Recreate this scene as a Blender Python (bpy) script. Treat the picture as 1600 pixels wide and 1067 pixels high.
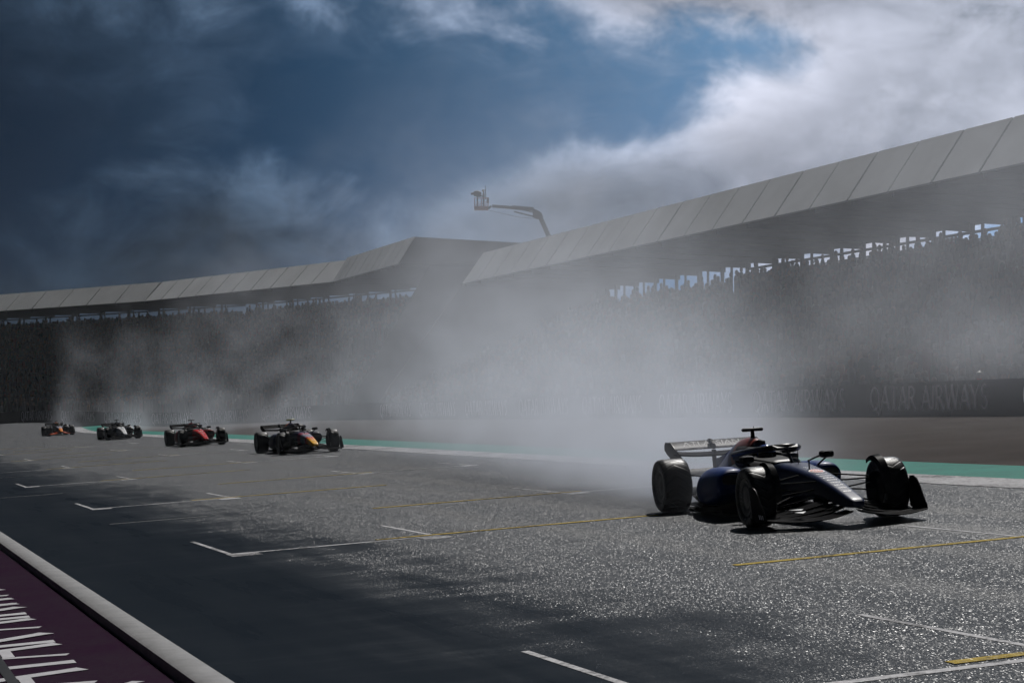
import bpy, bmesh, math, random
import numpy as np
from mathutils import Vector, Matrix

for o in list(bpy.data.objects):
    bpy.data.objects.remove(o)
SC = bpy.context.scene
COL = SC.collection
R = math.radians

# ------------------------------------------------------------------ camera
CAM_Z = 1.93
cam_d = bpy.data.cameras.new('camera')
cam = bpy.data.objects.new('camera', cam_d)
COL.objects.link(cam)
cam_d.lens = 70.0
cam_d.sensor_width = 36.0
cam_d.clip_start = 0.1
cam_d.clip_end = 5000
cam.location = (0, 0, CAM_Z)
cam.rotation_euler = (R(90 + 2.236), 0, 0)
SC.camera = cam

# ------------------------------------------------------------------ sun + exposure
SUN_AZ, SUN_EL = 15.0, 50.0        # degrees to the right of the view axis, above the horizon
sdir = Vector((math.sin(R(SUN_AZ)) * math.cos(R(SUN_EL)), math.cos(R(SUN_AZ)) * math.cos(R(SUN_EL)), math.sin(R(SUN_EL))))
sl = bpy.data.lights.new('sun', 'SUN')
sl.energy = 3.3
sl.angle = R(0.6)
sl.color = (1.0, 0.97, 0.93)
sun = bpy.data.objects.new('sun', sl)
COL.objects.link(sun)
sun.location = sdir * 200
sun.rotation_euler = (-sdir).to_track_quat('-Z', 'Y').to_euler()
SC.view_settings.view_transform = 'Standard'
SC.view_settings.look = 'None'
SC.view_settings.gamma = 1.0
SC.view_settings.exposure = 0.0
SC.view_settings.use_curve_mapping = False
SC.render.engine = 'CYCLES'
CY = SC.cycles
CY.use_denoising = True
CY.denoiser = 'OPENIMAGEDENOISE'
CY.denoising_input_passes = 'RGB_ALBEDO_NORMAL'
CY.use_adaptive_sampling = True
CY.adaptive_threshold = 0.035
CY.adaptive_min_samples = 20
CY.max_bounces = 3
CY.diffuse_bounces = 1
CY.glossy_bounces = 2
CY.volume_bounces = 2
CY.transmission_bounces = 2
CY.transparent_max_bounces = 6
CY.volume_step_rate = 10.0
CY.volume_max_steps = 160
CY.sample_clamp_indirect = 4.0
CY.sample_clamp_direct = 12.0
CY.caustics_reflective = False
CY.caustics_refractive = False


# ------------------------------------------------------------------ node expressions
class X:
    """tiny arithmetic wrapper round node sockets; works in shader and geometry trees"""
    def __init__(s, nt, sock):
        s.nt, s.s = nt, sock

    def _m(s, op, *a, clamp=False):
        n = s.nt.nodes.new('ShaderNodeMath')
        n.operation = op
        n.use_clamp = clamp
        for i, q in enumerate((s,) + a):
            if isinstance(q, X):
                s.nt.links.new(q.s, n.inputs[i])
            else:
                n.inputs[i].default_value = q
        return X(s.nt, n.outputs[0])

    def __add__(s, o): return s._m('ADD', o)
    __radd__ = __add__
    def __sub__(s, o): return s._m('SUBTRACT', o)
    def __rsub__(s, o): return (s * -1.0) + o
    def __mul__(s, o): return s._m('MULTIPLY', o)
    __rmul__ = __mul__
    def __truediv__(s, o): return s._m('DIVIDE', o)
    def pow(s, o): return s._m('POWER', o)
    def exp(s): return s._m('EXPONENT')
    def abs(s): return s._m('ABSOLUTE')
    def max(s, o): return s._m('MAXIMUM', o)
    def min(s, o): return s._m('MINIMUM', o)
    def clamp(s): return s._m('ADD', 0.0, clamp=True)

    def step(s, a, b):
        """smoothstep from a to b"""
        n = s.nt.nodes.new('ShaderNodeMapRange')
        n.interpolation_type = 'SMOOTHSTEP'
        s.nt.links.new(s.s, n.inputs[0])
        lo, hi, t0, t1 = (a, b, 0.0, 1.0) if a < b else (b, a, 1.0, 0.0)
        n.inputs[1].default_value, n.inputs[2].default_value = lo, hi
        n.inputs[3].default_value, n.inputs[4].default_value = t0, t1
        return X(s.nt, n.outputs[0])


def vec(nt, *c):
    n = nt.nodes.new('ShaderNodeCombineXYZ')
    for i, q in enumerate(c):
        if isinstance(q, X):
            nt.links.new(q.s, n.inputs[i])
        else:
            n.inputs[i].default_value = q
    return n.outputs[0]


def sep(nt, sock):
    n = nt.nodes.new('ShaderNodeSeparateXYZ')
    nt.links.new(sock, n.inputs[0])
    return [X(nt, o) for o in n.outputs]


def noise(nt, v, scale, detail=4.0, rough=0.55, dist=0.0, out=0):
    n = nt.nodes.new('ShaderNodeTexNoise')
    nt.links.new(v, n.inputs['Vector'])
    n.inputs['Scale'].default_value = scale
    n.inputs['Detail'].default_value = detail
    n.inputs['Roughness'].default_value = rough
    n.inputs['Distortion'].default_value = dist
    return X(nt, n.outputs[out])


def mixc(nt, f, a, b):
    n = nt.nodes.new('ShaderNodeMix')
    n.data_type = 'RGBA'
    n.clamp_factor = True
    ins = [n.inputs[0], n.inputs[6], n.inputs[7]]
    for i, q in zip(ins, (f, a, b)):
        if isinstance(q, X):
            nt.links.new(q.s, i)
        elif hasattr(q, 'is_linked'):
            nt.links.new(q, i)
        elif isinstance(q, (int, float)):
            i.default_value = q
        else:
            i.default_value = (*q, 1.0)
    return n.outputs[2]


# ------------------------------------------------------------------ world: sky with sun-lit and storm cloud
W = bpy.data.worlds.new('World')
SC.world = W
W.use_nodes = True
nt = W.node_tree
nt.nodes.clear()
wo = nt.nodes.new('ShaderNodeOutputWorld')
bg = nt.nodes.new('ShaderNodeBackground')
sky = nt.nodes.new('ShaderNodeTexSky')
sky.sky_type = 'NISHITA'
sky.sun_disc = False
sky.sun_elevation = R(SUN_EL)
sky.sun_rotation = R(SUN_AZ)
sky.air_density = 1.0
sky.dust_density = 0.6
sky.ozone_density = 2.5
tc = nt.nodes.new('ShaderNodeTexCoord')
dx, dy, dz = sep(nt, tc.outputs['Generated'])
gd = (math.sin(R(21)) * math.cos(R(17)), math.cos(R(21)) * math.cos(R(17)), math.sin(R(17)))
near_sun = dx * gd[0] + dy * gd[1] + dz * gd[2]                # cosine of the angle to the bright break below the sun
azi = dx._m('ARCTAN2', dy) * 57.2958                             # degrees right of the view axis
ele = dz._m('ARCSINE') * 57.2958


def bank(a, e, ra, re, tilt=0.0):
    """soft region of sky round one bearing and elevation"""
    p = azi - a
    q = ele - e - p * tilt
    p, q = p / ra, q / re
    return ((p * p + q * q) * -1.0).exp()


cv = vec(nt, dx * 1.0 + 0.37, dy, dz * 1.35)
big = noise(nt, cv, 7.0, 2.0, 0.5, 0.0)
puff = noise(nt, cv, 17.0, 6.0, 0.58, 0.35)
wisp = noise(nt, vec(nt, dx, dy, dz * 2.2), 26.0, 4.0, 0.6, 0.6)
# heaped storm cloud away from the sun, broken bright cloud towards it, clear lanes between
bias = bank(-9.5, 2.2, 6.8, 4.6) * .30 + bank(8.5, 7.2, 9.0, 2.6, .22) * .28 + bank(13.0, 11.0, 6.0, 4.0) * .34 + bank(2.6, 6.1, 3.6, .9, .1) * .22 + bank(5.0, 12.3, 5.0, 1.0) * .22 \
    - bank(3.2, 9.6, 4.4, 1.9) * .11 - bank(-7.5, 9.0, 7.0, 2.0, -.12) * .18
shape = big * .52 + puff * .48 + bias
cover = shape.step(.49, .69)
soft = (big * .6 + wisp * .4 + bank(-12.0, 12.5, 7.0, 3.0) * .2).step(.46, .72)
expo = ((near_sun - .995) * 17.0).exp().min(1.2)                           # brightness falls away quickly from the sun's side
blue = expo * .95 + .014 + (expo * ele.step(11.0, 2.0)) * .5
nt.links.new(vec(nt, dx, dy, dz.abs() + .42), sky.inputs['Vector'])
deep = nt.nodes.new('ShaderNodeVectorMath')
deep.operation = 'MULTIPLY'
nt.links.new(sky.outputs[0], deep.inputs[0])
bl = mixc(nt, expo, (.22, .62, .92), (.52, .84, 1.05))
nt.links.new(bl, deep.inputs[1])
deep2 = nt.nodes.new('ShaderNodeVectorMath')
deep2.operation = 'SCALE'
nt.links.new(deep.outputs[0], deep2.inputs[0])
nt.links.new(blue.s, deep2.inputs['Scale'])
edge = shape.step(.86, .58)
cl = (expo * 13.0 + .17) * ((puff * 2.3 + wisp * .6 - .78).max(.22)) * (edge * .75 + .6)
cc = nt.nodes.new('ShaderNodeVectorMath')
cc.operation = 'SCALE'
nt.links.new(mixc(nt, (expo * 1.9).clamp(), (.34, .68, 1.18), (.93, .95, 1.10)), cc.inputs[0])
nt.links.new(cl.s, cc.inputs['Scale'])
amount = (cover * .85 + soft * .26).clamp()
fin = mixc(nt, amount, deep2.outputs[0], cc.outputs[0])
nt.links.new(fin, bg.inputs[0])
bg.inputs[1].default_value = 0.10
nt.links.new(bg.outputs[0], wo.inputs[0])
W.cycles.sampling_method = 'MANUAL'
W.cycles.sample_map_resolution = 512

# ------------------------------------------------------------------ track frame: u across (right), v along (away), z up
TH = 0.32839
SN, CS = math.sin(TH), math.cos(TH)


def UV(u, v, z=0.0):
    return Vector((u * CS - v * SN, u * SN + v * CS, z))


def sstep(a, b, x):
    t = min(1, max(0, (x - a) / (b - a)))
    return t * t * (3 - 2 * t)


WALL_U = 32.0


def G(u, v):
    """height of the cross-falling track surface"""
    return 0.066 * min(max(u, -2.0), WALL_U + .4) - 0.002 * v + 0.9 * sstep(156, 190, v)


def P(u, v, dz=0.0):
    p = UV(u, v)
    p.z = G(u, v) + dz
    return p


# ------------------------------------------------------------------ materials
MATS = {}


def mat(name, col=(.5, .5, .5), rough=.6, metal=0., spec=.5, coat=0., var=0., vscale=3., bump=0., bscale=40.):
    if name in MATS:
        return MATS[name]
    m = bpy.data.materials.new(name)
    m.use_nodes = True
    nt = m.node_tree
    b = nt.nodes['Principled BSDF']
    b.inputs['Base Color'].default_value = (*col, 1)
    b.inputs['Roughness'].default_value = rough
    b.inputs['Metallic'].default_value = metal
    b.inputs['Specular IOR Level'].default_value = spec
    b.inputs['Coat Weight'].default_value = coat
    b.inputs['Coat Roughness'].default_value = .08
    if var or bump:
        tc = nt.nodes.new('ShaderNodeTexCoord')
        v = tc.outputs['Object']
        if var:
            n = noise(nt, v, vscale, 6, .6)
            k = (n - .5) * (2 * var) + 1.0
            vm = nt.nodes.new('ShaderNodeVectorMath')
            vm.operation = 'SCALE'
            vm.inputs[0].default_value = col
            nt.links.new(k.s, vm.inputs['Scale'])
            nt.links.new(vm.outputs[0], b.inputs['Base Color'])
            r = (n - .5) * (-.5 * var) + rough
            nt.links.new(r.clamp().s, b.inputs['Roughness'])
        if bump:
            n = noise(nt, v, bscale, 3, .6)
            bp = nt.nodes.new('ShaderNodeBump')
            bp.inputs['Strength'].default_value = bump
            bp.inputs['Distance'].default_value = .02
            nt.links.new(n.s, bp.inputs['Height'])
            nt.links.new(bp.outputs[0], b.inputs['Normal'])
    MATS[name] = m
    return m


class TwoLobe:
    """matt stone plus a fixed share of gloss: open-textured surfaces do not mirror more at grazing angles"""
    def __init__(s, m):
        nt = m.node_tree
        nt.nodes.clear()
        out = nt.nodes.new('ShaderNodeOutputMaterial')
        s.d = nt.nodes.new('ShaderNodeBsdfDiffuse')
        s.g = nt.nodes.new('ShaderNodeBsdfGlossy')
        s.mix = nt.nodes.new('ShaderNodeMixShader')
        nt.links.new(s.d.outputs[0], s.mix.inputs[1])
        nt.links.new(s.g.outputs[0], s.mix.inputs[2])
        nt.links.new(s.mix.outputs[0], out.inputs['Surface'])
        s.inputs = {'Base Color': s.d.inputs['Color'], 'Roughness': s.g.inputs['Roughness'], 'Normal': s.g.inputs['Normal'], 'Gloss': s.mix.inputs[0]}


def facets(nt, b, v, scale, amount, rough_node=None):
    """each grain of stone or bead of water is a tiny mirror of its own tilt"""
    vo = nt.nodes.new('ShaderNodeTexVoronoi')
    vo.inputs['Scale'].default_value = scale
    nt.links.new(v, vo.inputs['Vector'])
    s1 = nt.nodes.new('ShaderNodeVectorMath')
    s1.operation = 'SUBTRACT'
    nt.links.new(vo.outputs['Color'], s1.inputs[0])
    s1.inputs[1].default_value = (.5, .5, .5)
    s2 = nt.nodes.new('ShaderNodeVectorMath')
    s2.operation = 'SCALE'
    nt.links.new(s1.outputs[0], s2.inputs[0])
    if isinstance(amount, X):
        nt.links.new(amount.s, s2.inputs['Scale'])
    else:
        s2.inputs['Scale'].default_value = amount
    ge = nt.nodes.new('ShaderNodeNewGeometry')
    s3 = nt.nodes.new('ShaderNodeVectorMath')
    s3.operation = 'ADD'
    nt.links.new(ge.outputs['Normal'], s3.inputs[0])
    nt.links.new(s2.outputs[0], s3.inputs[1])
    s4 = nt.nodes.new('ShaderNodeVectorMath')
    s4.operation = 'NORMALIZE'
    nt.links.new(s3.outputs[0], s4.inputs[0])
    nt.links.new(s4.outputs[0], b.inputs['Normal'])
    return vo


def asphalt_material():
    m = bpy.data.materials.new('wet_asphalt')
    m.use_nodes = True
    nt = m.node_tree
    b = TwoLobe(m)
    tc = nt.nodes.new('ShaderNodeTexCoord')
    v = tc.outputs['Object']                    # object axes are u, v, z
    u_, v_, z_ = sep(nt, v)
    streak = noise(nt, vec(nt, u_, v_ * .10, 0.0), 1.7, 4, .6)
    blotch = noise(nt, vec(nt, u_ * 1.6, v_ * .45, 3.0), .55, 4, .6)
    cross = noise(nt, vec(nt, u_ * .5, v_ * 1.6, 7.0), 1.1, 4, .65)
    # smooth old lane with a film of water beside the kerb, coarse open stone over the rest
    coarse = (u_ + (blotch - .5) * 2.0 + (streak - .5) * 1.8 + (cross - .5) * 1.6).step(3.9, 8.0)
    patch = (blotch * .6 + cross * .4).step(.40, .58)
    # darker bands where tyres have laid rubber
    lane = ((u_ - 12.3 + (blotch - .5)).abs() - .75).abs().step(.45, .15) * .5 + ((u_ - 9.6 + (blotch - .5) * .8).abs() - .8).abs().step(.4, .1) * .4
    amt = coarse * (patch * .3 + .7) * (1.0 - lane * .35) * 1.35 + .10 + cross.step(.55, .75) * .14
    # loose beads of water on the smooth lane glint one by one
    vb = nt.nodes.new('ShaderNodeTexVoronoi')
    vb.inputs['Scale'].default_value = 1.0
    nt.links.new(vec(nt, u_ * 225.0, v_ * 56.0, 0.0), vb.inputs['Vector'])
    sx_, sy_, sz_ = sep(nt, vb.outputs['Position'])
    wn = nt.nodes.new('ShaderNodeTexWhiteNoise')
    nt.links.new(vec(nt, sx_, sy_, 4.0), wn.inputs['Vector'])
    bead = X(nt, wn.outputs['Value']).step(.95, .975) * (patch * .8 + .2) * u_.step(3.6, 6.5)
    amt = amt.max(bead * 1.3)
    facets(nt, b, vec(nt, u_ * 225.0, v_ * 56.0, 0.0), 1.0, amt)
    base = mixc(nt, (streak * .7 + cross * .5 - .15).clamp(), (.007, .0115, .018), (.021, .027, .035))  # bluish tint of reflected sky put into the smooth lane's base colour
    base = mixc(nt, coarse * .5, base, (.046, .051, .060))
    base = mixc(nt, lane.clamp() * .75, base, (.012, .012, .013))
    nt.links.new(base, b.inputs['Base Color'])
    rg = coarse * .03 + .29 + (streak - .5) * .16 + lane * .12
    nt.links.new(rg.clamp().s, b.inputs['Roughness'])
    nt.links.new((coarse * .072 + .016 + cross.step(.55, .8) * .012 + bead * .05).s, b.inputs['Gloss'])
    return m


def paint_material(name, col, wear=.5, facet=.5, rough=.35, gloss=.03):
    m = bpy.data.materials.new(name)
    m.use_nodes = True
    nt = m.node_tree
    b = TwoLobe(m)
    tc = nt.nodes.new('ShaderNodeTexCoord')
    v = tc.outputs['Object']
    n = noise(nt, v, 14.0, 5, .7)
    n2 = noise(nt, v, 1.3, 4, .6)
    f = (n * .7 + n2 * .5).step(.45 + .25 * (wear - .5), .75) * wear
    c = mixc(nt, f, col, (.03, .03, .032))
    nt.links.new(c, b.inputs['Base Color'])
    b.inputs['Roughness'].default_value = rough
    u_, v_, z_ = sep(nt, v)
    facets(nt, b, vec(nt, u_ * 150.0, v_ * 34.0, 0.0), 1.0, facet)
    b.inputs['Gloss'].default_value = gloss
    return m


M_ASPH = asphalt_material()
M_WHITE_LINE = paint_material('white_line_paint', (.52, .52, .54), .80, .45)
M_YELLOW_LINE = paint_material('yellow_line_paint', (.42, .31, .06), .92, .6)
M_GREEN = paint_material('green_paint', (.03, .22, .18), .3, .35, .5)
M_PURPLE = paint_material('purple_paint', (.019, .0026, .019), .35, .22, .5, .010)
M_KERB = mat('kerb_concrete', (.22, .22, .225), .6, spec=.2, var=.45, vscale=3.5, bump=.3, bscale=60)
M_LETTER = paint_material('white_lettering_paint', (.55, .55, .58), .2, .2)
M_GRAVEL = mat('brown_gravel', (.050, .041, .038), .95, spec=.1, var=.35, vscale=.6, bump=.8, bscale=30)
M_GRASS = mat('rough_grass', (.04, .05, .022), .95, var=.4, vscale=1.5, bump=.6, bscale=12)


# ------------------------------------------------------------------ mesh helpers
def sharp(me, ang=38):
    bm = bmesh.new()
    bm.from_mesh(me)
    bmesh.ops.recalc_face_normals(bm, faces=bm.faces[:])
    for f in bm.faces:
        f.smooth = True
    lim = R(ang)
    for e in bm.edges:
        if len(e.link_faces) == 2 and e.calc_face_angle(0) > lim:
            e.smooth = False
    bm.to_mesh(me)
    bm.free()
    return me


class MB:
    """mesh builder: collects verts and faces for ONE mesh"""
    def __init__(s):
        s.v, s.f = [], []

    def add(s, vs, fs):
        k = len(s.v)
        s.v += [tuple(q) for q in vs]
        s.f += [tuple(i + k for i in q) for q in fs]
        return s

    def box(s, c, d, rot=None):
        c = Vector(c)
        pts = []
        for sx in (-1, 1):
            for sy in (-1, 1):
                for sz in (-1, 1):
                    q = Vector((sx * d[0] / 2, sy * d[1] / 2, sz * d[2] / 2))
                    if rot:
                        q = rot @ q
                    pts.append(c + q)
        return s.add(pts, [(0, 1, 3, 2), (4, 6, 7, 5), (0, 4, 5, 1), (2, 3, 7, 6), (0, 2, 6, 4), (1, 5, 7, 3)])

    def rings(s, rings, cap=True, closed=True):
        n = len(rings[0])
        vs = [p for r in rings for p in r]
        fs = []
        for i in range(len(rings) - 1):
            for j in range(n if closed else n - 1):
                a, b = i * n + j, i * n + (j + 1) % n
                fs.append((a, b, b + n, a + n))
        if cap:
            fs.append(tuple(range(n - 1, -1, -1)))
            k = (len(rings) - 1) * n
            fs.append(tuple(range(k, k + n)))
        return s.add(vs, fs)

    def tube(s, pts, r, n=8, flat=1.0, up=(0, 0, 1)):
        pts = [Vector(p) for p in pts]
        rr = r if isinstance(r, (list, tuple)) else [r] * len(pts)
        rings = []
        for i, p in enumerate(pts):
            d = (pts[min(i + 1, len(pts) - 1)] - pts[max(i - 1, 0)]).normalized()
            u = Vector(up)
            if abs(d.dot(u)) > .95:
                u = Vector((1, 0, 0))
            a = d.cross(u).normalized()
            b = a.cross(d).normalized()
            rings.append([p + a * math.cos(t) * rr[i] + b * math.sin(t) * rr[i] * flat for t in (2 * math.pi * j / n for j in range(n))])
        return s.rings(rings)

    def lathe(s, prof, n=48, axis='y', c=(0, 0, 0), closed=False):
        """prof: (axial, radius) list"""
        rings = []
        for a, r in prof:
            ring = []
            for j in range(n):
                t = 2 * math.pi * j / n
                if axis == 'y':
                    ring.append((c[0] + r * math.cos(t), c[1] + a, c[2] + r * math.sin(t)))
                elif axis == 'z':
                    ring.append((c[0] + r * math.cos(t), c[1] + r * math.sin(t), c[2] + a))
                else:
                    ring.append((c[0] + a, c[1] + r * math.cos(t), c[2] + r * math.sin(t)))
            rings.append(ring)
        if closed:
            rings.append(rings[0])
        return s.rings(rings, cap=not closed)

    def prism(s, poly, off):
        """planar polygon (list of 3D points) extruded by vector off"""
        n = len(poly)
        off = Vector(off)
        a = [Vector(p) for p in poly]
        return s.add(a + [p + off for p in a], [tuple(range(n)), tuple(range(2 * n - 1, n - 1, -1))] +
                     [(i, i + n, (i + 1) % n + n, (i + 1) % n) for i in range(n)])

    def sheet(s, top, th=.004):
        """grid of points (rows of equal length) given thickness th below along z"""
        nr, nc = len(top), len(top[0])
        vs = [Vector(p) for r in top for p in r]
        vs2 = [p - Vector((0, 0, th)) for p in vs]
        k = nr * nc
        fs = []
        for i in range(nr - 1):
            for j in range(nc - 1):
                a = i * nc + j
                fs.append((a, a + 1, a + nc + 1, a + nc))
                fs.append((a + k, a + nc + k, a + nc + 1 + k, a + 1 + k))
        per = [j for j in range(nc)] + [i * nc + nc - 1 for i in range(1, nr)] + [(nr - 1) * nc + j for j in range(nc - 2, -1, -1)] + [i * nc for i in range(nr - 2, 0, -1)]
        for i, a in enumerate(per):
            b = per[(i + 1) % len(per)]
            fs.append((a, a + k, b + k, b))
        return s.add(vs + vs2, fs)

    def mesh(s, name, smooth=38):
        me = bpy.data.meshes.new(name)
        me.from_pydata(s.v, [], s.f)
        if smooth:
            sharp(me, smooth)
        return me


def put(name, me, m, parent=None):
    if isinstance(me, MB):
        me = me.mesh(name)
    o = bpy.data.objects.new(name, me)
    if m is not None:
        if not me.materials:
            me.materials.append(m)
        elif me.materials[0] is not m:
            o.material_slots[0].link = 'OBJECT'
            o.material_slots[0].material = m
    o.parent = parent
    COL.objects.link(o)
    return o


def empty(name, loc=(0, 0, 0), rz=0.0):
    o = bpy.data.objects.new(name, None)
    o.empty_display_size = .3
    o.location = loc
    o.rotation_euler = (0, 0, rz)
    COL.objects.link(o)
    return o


def tag(o, label=None, cat=None, group=None, kind=None):
    if label: o['label'] = label
    if cat: o['category'] = cat
    if group: o['group'] = group
    if kind: o['kind'] = kind
    return o


# ------------------------------------------------------------------ lettering: flared capitals as stroke polygons
def stroke(x0, y0, x1, y1, w0, w1=None, flare=True):
    w1 = w0 if w1 is None else w1
    d = Vector((x1 - x0, y1 - y0))
    L = d.length
    d /= L
    n = Vector((-d.y, d.x))
    fl = .5 * (w0 + w1) * .10 if flare else 0
    pts = []
    for s, w in ((0, w0 / 2 + fl), (.10, w0 / 2), (.9, w1 / 2), (1, w1 / 2 + fl)):
        pts.append((s, w))
    a = Vector((x0, y0))
    poly = [a + d * L * s - n * w for s, w in pts] + [a + d * L * s + n * w for s, w in reversed(pts)]
    return [tuple(p) for p in poly]


def arc(cx, cy, rx, ry, t0, t1, wx, wy, n=16):
    out, inn = [], []
    for i in range(n + 1):
        t = R(t0 + (t1 - t0) * i / n)
        out.append((cx + rx * math.cos(t), cy + ry * math.sin(t)))
        inn.append((cx + (rx - wx) * math.cos(t), cy + (ry - wy) * math.sin(t)))
    return [[out[i], out[i + 1], inn[i + 1], inn[i]] for i in range(n)]


K, TN = .135, .075
GLYPH = {
    'Q': (.86, [arc(.40, .5, .39, .52, 0, 360, .13, .07, 28), [stroke(.44, .12, .74, -.20, .10, .07)]]),
    'A': (.74, [[stroke(.05, 0, .37, 1.0, TN)], [stroke(.69, 0, .37, 1.0, K)], [stroke(.17, .33, .57, .33, .07, flare=False)]]),
    'T': (.68, [[stroke(.34, 0, .34, 1, K)], [stroke(.02, .965, .66, .965, .07)]]),
    'R': (.70, [[stroke(.12, 0, .12, 1, K)], arc(.30, .74, .26, .26, -90, 90, .13, .07, 12), [stroke(.12, .965, .31, .965, .07, flare=False)],
                [stroke(.12, .515, .31, .515, .07, flare=False)], [stroke(.30, .52, .64, 0, K)]]),
    'I': (.30, [[stroke(.14, 0, .14, 1, K)]]),
    'W': (1.06, [[stroke(.05, 1, .30, 0, K)], [stroke(.52, 1, .30, 0, TN)], [stroke(.52, 1, .77, 0, K)], [stroke(1.0, 1, .77, 0, TN)]]),
    'Y': (.70, [[stroke(.33, 0, .33, .48, K)], [stroke(.04, 1, .33, .46, K)], [stroke(.63, 1, .33, .46, TN)]]),
    'S': (.58, [arc(.28, .745, .22, .265, 30, 270, .12, .07, 14), arc(.26, .265, .25, .275, 90, -150, .12, .07, 14)]),
    ' ': (.34, []),
}


def word(text, cap, length):
    """returns per letter list of polygons, scaled to cap height and total length"""
    tot = sum(GLYPH[c][0] for c in text)
    kx = length / tot
    x = 0
    out = []
    for c in text:
        w, groups = GLYPH[c]
        polys = [[((x + p[0]) * kx, p[1] * cap) for p in poly] for g in groups for poly in g]
        grp = [gi for gi, g in enumerate(groups) for _ in g]
        if polys:
            out.append((polys, grp))
        x += w
    return out


# ------------------------------------------------------------------ ground, track, run-off
TRK = Matrix(((CS, -SN, 0, 0), (SN, CS, 0, 0), (0, 0, 1, 0), (0, 0, 0, 1)))   # local (u, v, z) -> world


def uv_obj(name, mb, m, parent=None, smooth=38):
    """object whose local axes are u, v, z"""
    o = put(name, mb.mesh(name, smooth), m, parent)
    if parent is None:
        o.matrix_world = TRK
    return o


def strip(u0, u1, v0, v1, dz=0.0, nu=2, nv=2, th=.004, fu=None):
    rows = []
    for i in range(nv + 1):
        v = v0 + (v1 - v0) * i / nv
        a = u0(v) if callable(u0) else u0
        b = u1(v) if callable(u1) else u1
        rows.append([(a + (b - a) * j / nu, v, G(a + (b - a) * j / nu, v) + dz) for j in range(nu + 1)])
    return MB().sheet(rows, th)


gm = MB().sheet([[(x, y, -2.2) for x in (-420, -100, 200, 420)] for y in (-120, 0, 200, 520)], .1)
tag(put('ground', gm, M_GRASS), kind='structure')


def edge_u(v):          # far edge of the racing surface drifts outward with distance
    return 15.5 + .022 * max(0, v - 30)


track = tag(uv_obj('track', strip(2.55, lambda v: edge_u(v) + .02, -30, 260, 0, 10, 58, .25), M_ASPH), kind='structure')
kw = MB()
rows = []
for i in range(41):
    v = -10 + i * 4.0
    rows.append([Vector((u, v, G(u, v) + dz)) for u, dz in ((2.60, -.15), (2.60, .004), (2.545, .045), (2.36, .055), (2.325, .04), (2.315, -.15))])
kw.rings(rows)
kerb = tag(uv_obj('kerb', kw, M_KERB, smooth=60), kind='structure')
apron = tag(uv_obj('painted_apron', strip(-8, 2.30, -10, 200, -.035, 4, 20, .25), M_PURPLE), kind='structure')
fk = tag(uv_obj('far_kerb', strip(lambda v: edge_u(v), lambda v: edge_u(v) + 1.1, -10, 170, .008, 2, 40, .2), paint_material('worn_white_kerb_paint', (.42, .42, .44), .8, .35, .5)), kind='structure')
gs = tag(uv_obj('green_strip', strip(lambda v: edge_u(v) + 1.1, lambda v: edge_u(v) + 3.0, -10, 170, .003, 2, 40, .2), M_GREEN), kind='structure')
gt = tag(uv_obj('gravel_bank', strip(lambda v: edge_u(v) + 3.0, WALL_U + .4, -20, 260, -.004, 5, 56, .3), M_GRAVEL), kind='structure')
back = tag(uv_obj('service_road', MB().sheet([[(u, v, 1.6) for u in (WALL_U + .4, 60, 110)] for v in (-20, 60, 150, 300)], .2), mat('service_tarmac', (.05, .05, .05), .8, var=.3)), kind='structure')


M_OLD = paint_material('old_worn_paint', (.30, .30, .30), .95, .7)


# ------------------------------------------------------------------ painted grid markings
def line_u(u0, u1, v, w, dz):
    return strip(u0, u1, v - w / 2, v + w / 2, dz * .6, 1, 1, .003)


def line_v(u, v0, v1, w, dz):
    return strip(u - w / 2, u + w / 2, v0, v1, dz * .6, 1, 1, .003)


def box_marks(u0, u1, v, ya, yb, L=2.75):
    def mk(mb, m, name='grid_line'):
        put(name, mb.mesh(name, 0), m, track)
    mk(line_u(u0 - .05, u1 + .05, v, .115, .006), M_WHITE_LINE)
    mk(line_v(u0, v + .08, v + L, .062, .006), M_WHITE_LINE)
    mk(line_v(u1, v + .08, v + L, .062, .006), M_WHITE_LINE)
    mk(line_u(u0 - .05, u0 + .32, v - .25, .34, .006), M_WHITE_LINE, 'corner_mark')
    mk(line_u(u1 - .28, u1 + .10, v - .25, .34, .006), M_WHITE_LINE, 'corner_mark')
    mk(line_u(ya, yb, v + .22, .13, .010), M_YELLOW_LINE)


for k in range(8):
    v = 10.35 + 13.85 * k
    box_marks(4.68, 7.35, v + .35, 6.6, 10.5)
for k in range(7):
    v = 17.45 + 13.7 * k
    box_marks(11.55, 14.25, v, 8.3, 11.9)
for (u0, u1, v) in ((4.3, 5.9, 33.0), (3.6, 5.0, 46.6), (4.4, 5.6, 61.0), (12.2, 14.6, 104.8), (8.4, 10.6, 68.0)):
    put('old_line', line_u(u0, u1, v, .06, .006).mesh('old_line', 0), M_OLD, track)
# apron lettering beside the kerb and the joint in the apron
x0 = 13.35
wl = word('QATAR AIRWAYS', 1.35, 11.2)
for polys, grp in wl:
    mb = MB()
    for poly, gi in zip(polys, grp):
        pts = []
        for (a, b) in poly:
            u, v = 1.80 - b, x0 + a
            pts.append((u, v, G(u, v) - .035 + .004 + .001 * gi))
        mb.prism(pts, (0, 0, .002))
    put('letter', mb.mesh('letter', 0), M_LETTER, apron)
put('joint', strip(1.22, 1.30, -10, 120, -.026, 1, 10, .003).mesh('joint', 0), mat('black_joint', (.006, .006, .006), .4, var=.3), apron)

# ------------------------------------------------------------------ barrier wall with advertising lettering
M_WALL = mat('dark_barrier', (.026, .018, .025), .6, var=.25, vscale=1.2)
M_WTEXT = mat('pale_barrier_lettering', (.80, .74, .80), .6, var=.1)
wall_path = [(WALL_U, -12.0), (WALL_U + .4, 62), (WALL_U + .6, 135.0), (16.4, 190.0), (4.0, 216.0)]


def wall_z(u, v):
    return G(min(u, WALL_U + .3), v)


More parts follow.
